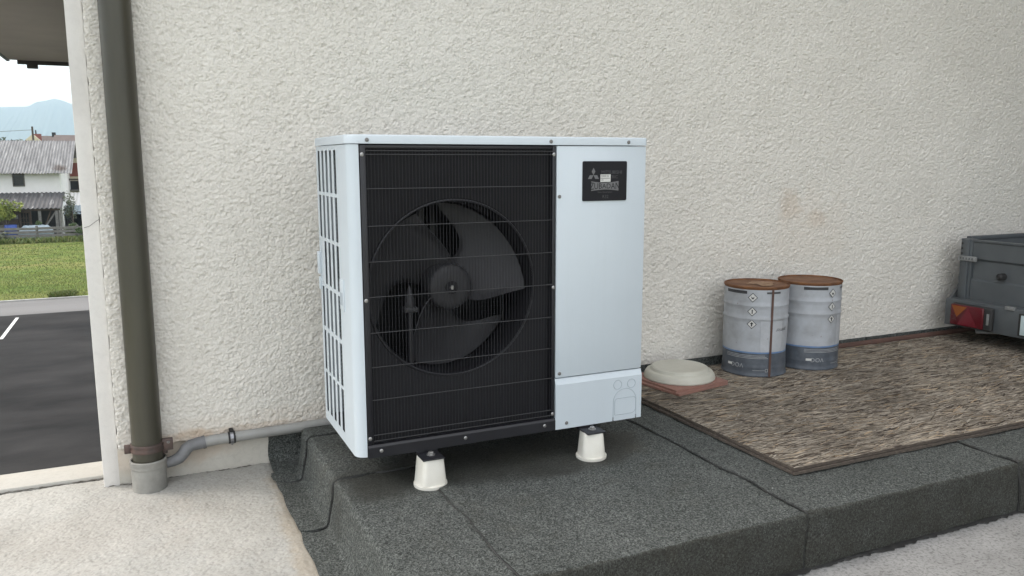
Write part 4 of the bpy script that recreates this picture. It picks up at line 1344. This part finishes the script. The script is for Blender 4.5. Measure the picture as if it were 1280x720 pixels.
# side walls, floor, top rails
for y0, y1 in ((TY1 - .022, TY1), (TY0, TY0 + .022)):
    MB().rbox((TX + .046, y0, TZ0), (TX + 2.3, y1, TZ1 - .012), .003).build('side_wall', 'trailer', tr)
    MB().rbox((TX + .046, y0 - .006, TZ1 - .0115), (TX + 2.3, y1 + .006, TZ1 + .010), .004).build('top_rail', 'trailer', tr)
MB().rbox((TX + 2.302, TY0, TZ0), (TX + 2.325, TY1, TZ1), .003).build('front_wall', 'trailer', tr)
MB().rbox((TX + .002, TY0 + .002, TZ0 - .030), (TX + 2.3, TY1 - .002, TZ0 - .002), .003).build('floor', 'trailer_dk', tr)
# lamp bar
mb = MB()
bx = 3.585
mb.rbox((bx, TY0 - .02, .288), (bx + .004, TY1 + .005, .436), .0015)
mb.rbox((bx + .0042, TY0 - .02, .4315), (TX - .002, TY1 + .005, .4362), .001)
mb.rbox((bx + .0042, TY1 - .002, .290), (TX + .02, TY1 + .004, .431), .001)
bar = mb.build('lamp_bar', 'trailer', tr)
MB().rbox((bx - .010, .300, .428), (bx + .012, .352, .446), .002).build('hinge', 'latch', tr)
# tail lamp: housing, red lens, amber corner, triangle reflector, clear side marker
for y0 in (.405, TY0 + .02):
    hs = MB().rbox((bx - .032, y0, .296), (bx - .0005, y0 + .240, .424), .012, 3).build('tail_lamp', 'rubber', tr)
    MB().rbox((bx - .045, y0 + .040, .302), (bx - .030, y0 + .236, .419), .008, 3).build('lens', 'lens_red', hs)
    def tri(pts, mat, nm, x):
        mb = MB().add([(x, y0 + y, z) for y, z in pts] + [(x + .004, y0 + y, z) for y, z in pts], [(0, 1, 2), (5, 4, 3), (0, 3, 4, 1), (1, 4, 5, 2), (2, 5, 3, 0)])
        return mb.build(nm, mat, hs, smooth=0)
    tri([(.068, .308), (.186, .308), (.127, .408)], 'lens_red2', 'triangle_reflector', bx - .0475)
    tri([(.134, .412), (.226, .412), (.192, .348)], 'lens_amber', 'amber_lens', bx - .0470)
    MB().rbox((bx - .036, y0 + .012, .330), (bx - .031, y0 + .026, .392), .002).build('side_marker', 'latch', hs)
npz = MB().rbox((bx - .010, -.225, .300), (bx - .001, .272, .420), .004).build('plate_holder', 'rubber', tr)
MB().rbox((bx - .0125, -.211, .308), (bx - .0102, .258, .412), .001).build('number_plate', 'plate_white', npz)
MB().tube([(bx + .02, .52, .296), (bx - .01, .50, .278), (bx + .09, .44, .276)], .009, 8).build('lamp_bracket', 'latch', tr)
mb = MB().prism([(TX + .02, .50), (TX + .055, .56), (TX + .10, .56), (TX + .10, .29), (bx + .02, .40)], 'y', TY1 + .006, TY1 + .022)
mb.build('corner_gusset', 'trailer_dk', tr, smooth=0)
# chassis, wheels, drawbar
for y in (TY0 + .25, TY1 - .29):
    MB().rbox((TX + .1, y, TZ0 - .09), (TX + 2.3, y + .04, TZ0 - .031), .004).build('chassis_beam', 'trailer_dk', tr)
MB().tube([(5.15, TY0 - .15, .26), (5.15, TY1 + .02, .26)], .028, 12).build('axle', 'trailer_dk', tr)
for yc in (TY0 - .13, TY0 + .0 + 1.26 - .17):
    w = MB().lathe([(.15, -.075), (.235, -.075), (.255, -.055), (.258, 0), (.255, .055), (.235, .075), (.15, .075), (.15, -.075)], (5.15, yc, .258), 36, 'y', caps=False).build('wheel', 'rubber', tr)
    MB().lathe([(.0, -.03), (.06, -.035), (.13, -.05), (.151, -.06), (.151, .06), (.13, .02), (.0, .02)], (5.15, yc, .258), 28, 'y', caps=False).build('rim', 'latch', w)
MB().tube([(TX + 1.6, .07, TZ0 - .06), (TX + 3.5, .07, TZ0 - .04)], .035, 10).build('drawbar', 'trailer_dk', tr)
MB().tube([(TX + 3.1, .13, .001), (TX + 3.1, .13, .62)], .022, 10).build('jockey_post', 'latch', tr)

# ================================================================== BACKGROUND
BG = YARD - .02
def corrug(x0, x1, ya, za, yb, zb, wl, amp, thick=.012, name='roof', mat='roof_pale', par=None, sag=0.0, seed=1):
    nx_ = int((x1 - x0) / wl * 6)
    xs = np.linspace(x0, x1, nx_)
    rows = 9
    g = np.random.default_rng(seed)
    sg = np.convolve(g.standard_normal(nx_ + 60), np.hanning(61) / 30, 'valid')[:nx_] * sag
    G = np.zeros((rows, nx_, 3))
    for i in range(rows):
        t = i / (rows - 1)
        step = .018 * (math.floor(t * 3.999) - t * 4)
        G[i, :, 0] = xs
        G[i, :, 1] = ya + (yb - ya) * t
        G[i, :, 2] = za + (zb - za) * t + np.sin(xs / wl * 2 * math.pi) * amp + sg * (1 - t) + step
    mb = MB().slab(G[:, ::-1], thick)
    return mb.build(name, mat, par, smooth=60)

# barn with lean-to
barn = thing('barn', (-9.3, 55, BG), 'white plastered barn with a pale corrugated roof and dark lean-to behind the fence', 'barn')
def wall_open(x0, x1, z0, z1, y, t, holes):
    """wall with rectangular openings, built from strips"""
    mb = MB()
    xs = sorted({x0, x1, *[h[0] for h in holes], *[h[1] for h in holes]})
    zs = sorted({z0, z1, *[h[2] for h in holes], *[h[3] for h in holes]})
    for a, b in zip(xs, xs[1:]):
        for c, d in zip(zs, zs[1:]):
            if any(h[0] <= a and b <= h[1] and h[2] <= c and d <= h[3] for h in holes): continue
            mb.box((a, y, c), (b, y + t, d))
    return mb
mb = wall_open(-14.5, -4.70, BG, .62, 52, .3, [(-7.03, -6.53, -.13, .51)])
mb.box((-14.5, 52.3, BG), (-14.2, 62, .62)); mb.box((-5.0, 52.3, BG), (-4.70, 62, .62)); mb.box((-14.2, 61.7, BG), (-5.0, 62, .62))
mb.prism([(52, .62), (62, .62), (57, 2.40)], 'x', -5.0, -4.72); mb.prism([(52, .62), (62, .62), (57, 2.40)], 'x', -14.4, -14.2)
mb.build('wall', 'barn_wall', barn, smooth=0)
wf = MB()
wf.box((-7.08, 51.97, .46), (-6.48, 52.06, .56)); wf.box((-7.08, 51.97, -.18), (-6.48, 52.06, -.13)); wf.box((-7.08, 51.97, -.13), (-7.02, 52.06, .46)); wf.box((-6.54, 51.97, -.13), (-6.48, 52.06, .46))
wd_ = wf.build('window', 'frame', barn, smooth=0)
MB().box((-7.03, 52.15, -.13), (-6.53, 52.18, .51)).build('pane', 'glass', wd_, smooth=0)
corrug(-14.8, -4.02, 51.4, .58, 57, 2.55, .155, .028, name='roof', mat='roof_pale', par=barn, sag=.05, seed=4)
corrug(-14.8, -4.02, 62.6, .58, 57.02, 2.55, .155, .028, name='roof', mat='roof_pale', par=barn, seed=5)
corrug(-14.8, -4.48, 48.9, -1.30, 51.98, -.52, .22, .03, name='lean_to_roof', mat='roof_lean', par=barn, sag=.05, seed=6)
for x in (-4.78, -5.60, -8.2, -10.4):
    MB().box((x - .07, 49.05, BG), (x + .07, 49.2, -1.33)).build('post', 'wood_grey', barn, smooth=0)
MB().box((-14.5, 49.02, -1.44), (-4.6, 49.2, -1.34)).build('beam', 'wood_brown', barn, smooth=0)
MB().box((-14.5, 51.6, BG), (-4.9, 51.98, -.8)).build('lean_to_back', 'dark', barn, smooth=0)
MB().tube([(-4.80, 49.12, -1.5), (-5.35, 49.12, -2.3)], .05, 6).build('brace', 'wood_grey', barn)
MB().tube([(-5.05, 49.14, -1.45), (-5.5, 49.14, -2.6)], .04, 6).build('brace', 'wood_brown', barn)
MB().tube([(-4.55, 48.95, -1.4), (-4.62, 48.95, -3.0)], .05, 6).build('leaning_pole', 'wood_grey', barn)
for k in range(6):                                        # plank cladding on the left half
    MB().box((-9.0, 49.25, BG + .05 + k * .27), (-6.66, 49.29, BG + .29 + k * .27)).build('plank', 'wood_brown' if k % 2 else 'wood_grey', barn, smooth=0)
mb = MB().box((-6.62, 49.22, BG), (-6.54, 49.30, -1.45)); mb.box((-6.10, 49.22, BG), (-6.02, 49.30, -1.45)); mb.box((-6.54, 49.22, -1.55), (-6.10, 49.30, -1.47))
dr = mb.build('door', 'wood_brown', barn, smooth=0)
for k in range(4):
    MB().box((-6.54 + k * .13, 49.25, BG), (-6.51 + k * .13, 49.27, -1.55)).build('bar', 'wood_brown', dr, smooth=0)
for k in range(4):
    MB().box((-6.54, 49.24, -2.6 + k * .25), (-6.10, 49.26, -2.57 + k * .25)).build('bar', 'wood_brown', dr, smooth=0)

# cream house with balcony to the right of the barn
ch = thing('house', (-2, 63, BG), 'cream house with brown shutter and wooden balcony rail, right of the barn', 'house')
MB().box((-5.4, 60, BG), (3, 68, 1.95)).build('wall', 'cream_wall', ch, smooth=0)
MB().box((-4.72, 59.94, .25), (-3.9, 59.99, 1.15)).build('shutter', 'brick_red', ch, smooth=0)
MB().box((-4.9, 59.90, -.62), (-3.6, 59.99, -.05)).build('dark_window', 'dark', ch, smooth=0)
bl = MB().box((-5.4, 59.0, .00), (2, 59.1, .12)).build('balcony_rail', 'wood_brown', ch, smooth=0)
MB().box((-5.4, 59.0, -.72), (2, 59.98, -.62)).build('balcony_floor', 'wood_grey', ch, smooth=0)
for k in range(12):
    MB().box((-5.38 + k * .6, 59.02, -.62), (-5.31 + k * .6, 59.08, .0)).build('baluster', 'wood_brown', bl, smooth=0)
MB().prism([(59.2, 1.951), (68.6, 1.951), (64, 3.1)], 'x', -5.7, 3.2).build('roof', 'roof_dark', ch, smooth=0)

# small shed with pale metal roof
sh = thing('shed', (-3.7, 54, BG), 'low dark shed with a pale blue metal roof beside the barn', 'shed')
mb = wall_open(-4.62, -2.2, BG, -1.75, 53.1, .1, [(-4.4, -3.0, BG + .2, -1.95)]); mb.box((-4.62, 53.2, BG), (-4.52, 55, -1.75)); mb.box((-2.3, 53.2, BG), (-2.2, 55, -1.75))
mb.box((-4.52, 54.9, BG), (-2.3, 55, -1.75))
mb.build('wall', 'dark', sh, smooth=0)
corrug(-4.85, -2.0, 52.7, -1.86, 55.2, -1.45, .2, .02, mat='tarp', par=sh, seed=9)
corrug(-4.95, -2.0, 55.6, -1.55, 58.2, -.75, .2, .02, mat='barn_wall', par=sh, seed=10)

# far house with red chimney
fh = thing('house', (-6, 99, BG), 'far brown-roofed house with a red brick chimney above the barn ridge', 'house')
MB().box((-11, 95, BG), (-2, 103, 2.7)).build('wall', 'cream_wall', fh, smooth=0)
MB().prism([(-11.6, 2.65), (-10.03, 4.05), (-9.3, 3.3)], 'y', 94.6, 95.4).build('gable', 'cream_wall', fh, smooth=0)
rf = MB()
rf.add([(-11.7, 94.2, 2.6), (-1.0, 94.2, 2.6), (-4.6, 99, 3.95), (-10.0, 99, 4.0), (-11.7, 104, 2.6), (-1.0, 104, 2.6)], [(0, 1, 2, 3), (4, 3, 2, 5), (0, 3, 4), (1, 5, 2), (0, 4, 5, 1)])
rfo = rf.build('roof', 'roof_dark', fh, smooth=0)
c1 = MB().box((-10.15, 96.2, 2.9), (-9.45, 97, 4.1)).build('chimney', 'brick_red', rfo, smooth=0)
MB().box((-8.62, 98.6, 3.6), (-8.28, 99.1, 4.35)).build('vent_stack', 'dark', rfo, smooth=0)
MB().lathe([(.07, 4.1), (.06, 4.5)], (-9.9, 96.5, 0), 8).build('flue', 'dark', rfo)
# overhead wire and pole
pole = thing('power_pole', (-9.6, 93, BG), 'thin utility pole with one wire above the barn ridge', 'pole')
MB().tube([(-9.9, 93.5, BG), (-9.9, 93.5, 4.75)], [.12, .09], 8).build('post', 'wood_brown', pole)
MB().tube([(-60, 92.5, 2.6)] + [(-9.9 - k * 2.5, 93.5, 4.42 - k * .20 + .012 * k * k) for k in range(12, -1, -1)], .018, 5).build('wire', 'dark', pole)

# fence
fence = thing('wooden_fence', (-5.5, 47.3, BG), 'grey weathered wooden rail fence along the far edge of the grass', 'fence')
for i in range(9):
    x = -12.9 + i * 1.83 + (.02 if i % 2 else -.05)
    MB().box((x - .06, 47.36, BG), (x + .06, 47.48, -2.16 + (.05 if i % 3 == 0 else 0))).build('post', 'wood_grey', fence, smooth=0)
g = np.random.default_rng(9)
for i in range(8):
    for k in range(4):
        xa = -12.9 + i * 1.83; z = BG + .10 + k * .185 + g.normal(0, .012); dz_ = g.normal(0, .018)
        mb = MB().add([(xa, 47.30, z), (xa + 1.80, 47.30, z + dz_), (xa + 1.80, 47.355, z + dz_), (xa, 47.355, z), (xa, 47.30, z + .13), (xa + 1.80, 47.30, z + .13 + dz_), (xa + 1.80, 47.355, z + .13 + dz_), (xa, 47.355, z + .13)],
                      [(0, 3, 2, 1), (4, 5, 6, 7), (0, 1, 5, 4), (1, 2, 6, 5), (2, 3, 7, 6), (3, 0, 4, 7)])
        mb.build('rail', 'wood_grey', fence, smooth=0)

# covered heap and blue barrel between fence and barn
mb = MB()
n, m = 14, 8
G = np.zeros((n, m, 3)); g = np.random.default_rng(2)
for i in range(n):
    for j in range(m):
        u, v = i / (n - 1), j / (m - 1)
        e = min(u, 1 - u) * 8; f_ = min(v, 1 - v) * 5
        G[i, j] = (-6.6 + 1.68 * u, 48.0 + .7 * v, BG + .45 + .36 * min(1, e, f_) + g.normal(0, .02))
mb.slab(G, .02)
for a, b in (((-6.58, 48.02, BG), (-4.95, 48.68, BG + .46)),): mb.box(a, b)
tag(mb.build('tarpaulin_heap', 'tarp', smooth=60), 'heap under a pale blue tarpaulin behind the fence', 'tarpaulin')
mb = MB().lathe([(.29, 0), (.30, .02), (.30, .28), (.315, .30), (.30, .32), (.30, .58), (.315, .60), (.30, .62), (.30, .86), (.28, .89), (.0, .89)], (-6.93, 48.3, BG), 24)
bo = mb.build('plastic_barrel', 'barrel'); tag(bo, 'blue plastic barrel behind the fence below the lime-green tree', 'barrel')

# vegetation: trunk with limbs, crown of leaf-sized faces
def leaves(c, rad, n, size, seed, lobes=7, shell=.55):
    g = np.random.default_rng(seed)
    L_ = [(np.array(c) + g.uniform(-.6, .6, 3) * np.array(rad), g.uniform(.35, .6)) for _ in range(lobes)]
    vs, fs = [], []
    for i in range(n):
        lc, lr = L_[g.integers(lobes)]
        d = g.standard_normal(3); d /= np.linalg.norm(d)
        p = lc + d * np.array(rad) * lr * (shell + (1 - shell) * g.random()) * g.uniform(.75, 1.05)
        a = g.standard_normal(3); a /= np.linalg.norm(a)
        b = np.cross(a, g.standard_normal(3)); b /= np.linalg.norm(b)
        s = size * g.uniform(.6, 1.3)
        o = len(vs)
        vs += [tuple(p - a * s), tuple(p - b * s * .45), tuple(p + a * s), tuple(p + b * s * .45)]
        fs.append((o, o + 1, o + 2, o + 3))
    return MB().add(vs, fs), L_
def tree(name, x, y, z0, h, rad, n, size, mat, seed, label, cat, lobes=8, group=None):
    t = thing(name, (x, y, z0), label, cat, group)
    cz = z0 + h - rad[2] * .75
    mb, L_ = leaves((x, y, cz), rad, n, size, seed, lobes)
    mb.build('crown', mat, t, smooth=0, fix=False)
    tb = MB().tube([(x, y, z0), (x + .03, y, z0 + h * .3), (x, y, cz)], [h * .03, h * .022, h * .012], 7)
    for lc, lr in L_[:6]:
        tb.tube([(x + .02, y, z0 + h * .25), tuple((np.array([x, y, cz - .1 * h]) + lc) / 2), tuple(lc)], [h * .014, h * .009, h * .004], 5)
    tb.build('trunk', 'bark', t)
    return t
tree('small_tree', -7.15, 48.35, BG, 2.05, (.95, .6, .62), 1900, .085, 'leaf_lime', 61, 'small lime-green tree in front of the barn lean-to', 'tree', 11)
tree('garden_shrub', -5.72, 48.85, BG, 1.0, (.34, .3, .42), 420, .06, 'leaf_green', 62, 'green shrub standing behind the pale blue tarpaulin heap', 'shrub', 5)
tree('garden_shrub', -4.15, 51.0, BG, 2.35, (.62, .5, 1.0), 800, .06, 'leaf_dull', 63, 'tall thin grey-green shrub between the barn and the shed', 'shrub', 8)
tree('garden_shrub', -4.05, 47.75, BG, .85, (.42, .3, .36), 480, .06, 'leaf_green', 64, 'low green bush growing behind the right end of the fence', 'shrub', 6)
tree('garden_shrub', -3.40, 47.0, BG, .95, (.45, .3, .42), 560, .06, 'leaf_green', 65, 'low green bush in front of the right end of the fence', 'shrub', 6)
tree('garden_shrub', -7.05, 47.05, BG, .62, (.40, .25, .3), 300, .05, 'leaf_dull', 66, 'dull low bush in front of the left end of the fence', 'shrub', 5)
for i, (x, y, h, w, lab) in enumerate(((-6.0, 96 + 8, 7.4, 1.6, 'dark far tree right of the brown-roofed house'), (-16.5, 118, 7.2, 4.0, 'dark far tree left of the brown-roofed house'), (-13.6, 118, 6.8, 3.2, 'smaller dark far tree beside the brown-roofed house'))):
    tree('far_tree', x, y, BG, h, (w, w * .8, h * .36), 900, .32, 'leaf_far', 70 + i, lab, 'tree', 8)
# grass blades along the field (too many to count)
g = np.random.default_rng(33)
vs, fs = [], []
def tufts(n, xr, yr, hr):
    for _ in range(n):
        x, y = g.uniform(*xr), g.uniform(*yr)
        for k in range(3):
            o = len(vs); a = g.uniform(0, 6.28); hh = g.uniform(*hr); w_ = hh * .16
            dx_, dy_2 = math.cos(a) * w_, math.sin(a) * w_
            lx_, ly_ = g.normal(0, hh * .4), g.normal(0, hh * .4)
            vs.extend([(x - dx_, y - dy_2, BG), (x + dx_, y + dy_2, BG), (x + lx_, y + ly_, BG + hh)])
            fs.append((o, o + 1, o + 2))
tufts(34000, (-13, 6.0), (26.25, 33), (.02, .05))
tufts(22000, (-16, 6.0), (33, 47), (.03, .07))
tufts(700, (-3.3, -2.6), (26.25, 26.8), (.08, .22))
tufts(900, (-10, -2.5), (46.5, 47.25), (.12, .35))
tag(MB().add(vs, fs).build('grass_blades', 'blade_grass', smooth=0, fix=False), 'short mown grass with longer tufts along kerb and fence', 'grass', kind='stuff')

# mountain
g = np.random.default_rng(17)
ctl_x = [-3900, -2400, -1500, -1000, -700, -520, -436, -390, -348, -321, -290, -261, -232, -200, -120, 0, 95, 400, 900, 1600, 2600, 3900]
ctl_z = [90, 150, 170, 160, 178, 188, 198, 200, 203, 218, 226, 234.5, 226, 212.5, 196, 184, 178, 205, 170, 190, 150, 90]
nx_, ny_ = 420, 26
xs = np.linspace(-3900, 3900, nx_)
xs = np.sort(np.concatenate([xs, np.linspace(-700, 200, 260)]))
nx_ = len(xs)
ridge = np.interp(xs, ctl_x, ctl_z)
rg = np.convolve(g.standard_normal(nx_ + 4), np.ones(5) / 5, 'valid')[:nx_] * 1.1
G = np.zeros((ny_, nx_)); Yg = np.zeros((ny_, nx_)); Xg = np.zeros((ny_, nx_))
bn = bandnoise(ny_ + 10, nx_ + 10, 1, 1, 4, 20, 1, 5)[:ny_, :nx_]
for i in range(ny_):
    t = i / (ny_ - 1)                      # 0 foot, .75 ridge, 1 behind
    if t <= .76: k = (t / .76) ** 1.25
    else: k = 1 - (t - .76) / .24 * .9
    Xg[i] = xs; Yg[i] = 2500 + 1316 * t
    G[i] = BG - 2 + (ridge - BG + 2 + rg) * k + bn[i] * 5 * min(t, 1 - t) * (0 if abs(t - .76) < .05 else 1)
tag(grid_object('mountain', Xg, Yg, G, 'hill'), kind='structure')

# haze: one closed box of even, thin air round everything
mb = MB().box((-4500, -600, YARD - 2), (4500, 5400, 246))
hz = mb.build('haze', None, smooth=0)
hm = bpy.data.materials.new('haze_air'); hm.use_nodes = True
hN, hL = hm.node_tree.nodes, hm.node_tree.links
for nd in list(hN):
    if nd.type != 'OUTPUT_MATERIAL': hN.remove(nd)
ho = [nd for nd in hN if nd.type == 'OUTPUT_MATERIAL'][0]
pv = hN.new('ShaderNodeVolumePrincipled')
pv.inputs['Color'].default_value = (0.66, 0.87, 1.0, 1)
pv.inputs['Density'].default_value = 0.00042
pv.inputs['Anisotropy'].default_value = 0.2
hL.new(pv.outputs[0], ho.inputs['Volume'])
hz.data.materials.clear(); hz.data.materials.append(hm)
hz['kind'] = 'stuff'
bpy.context.view_layer.update()
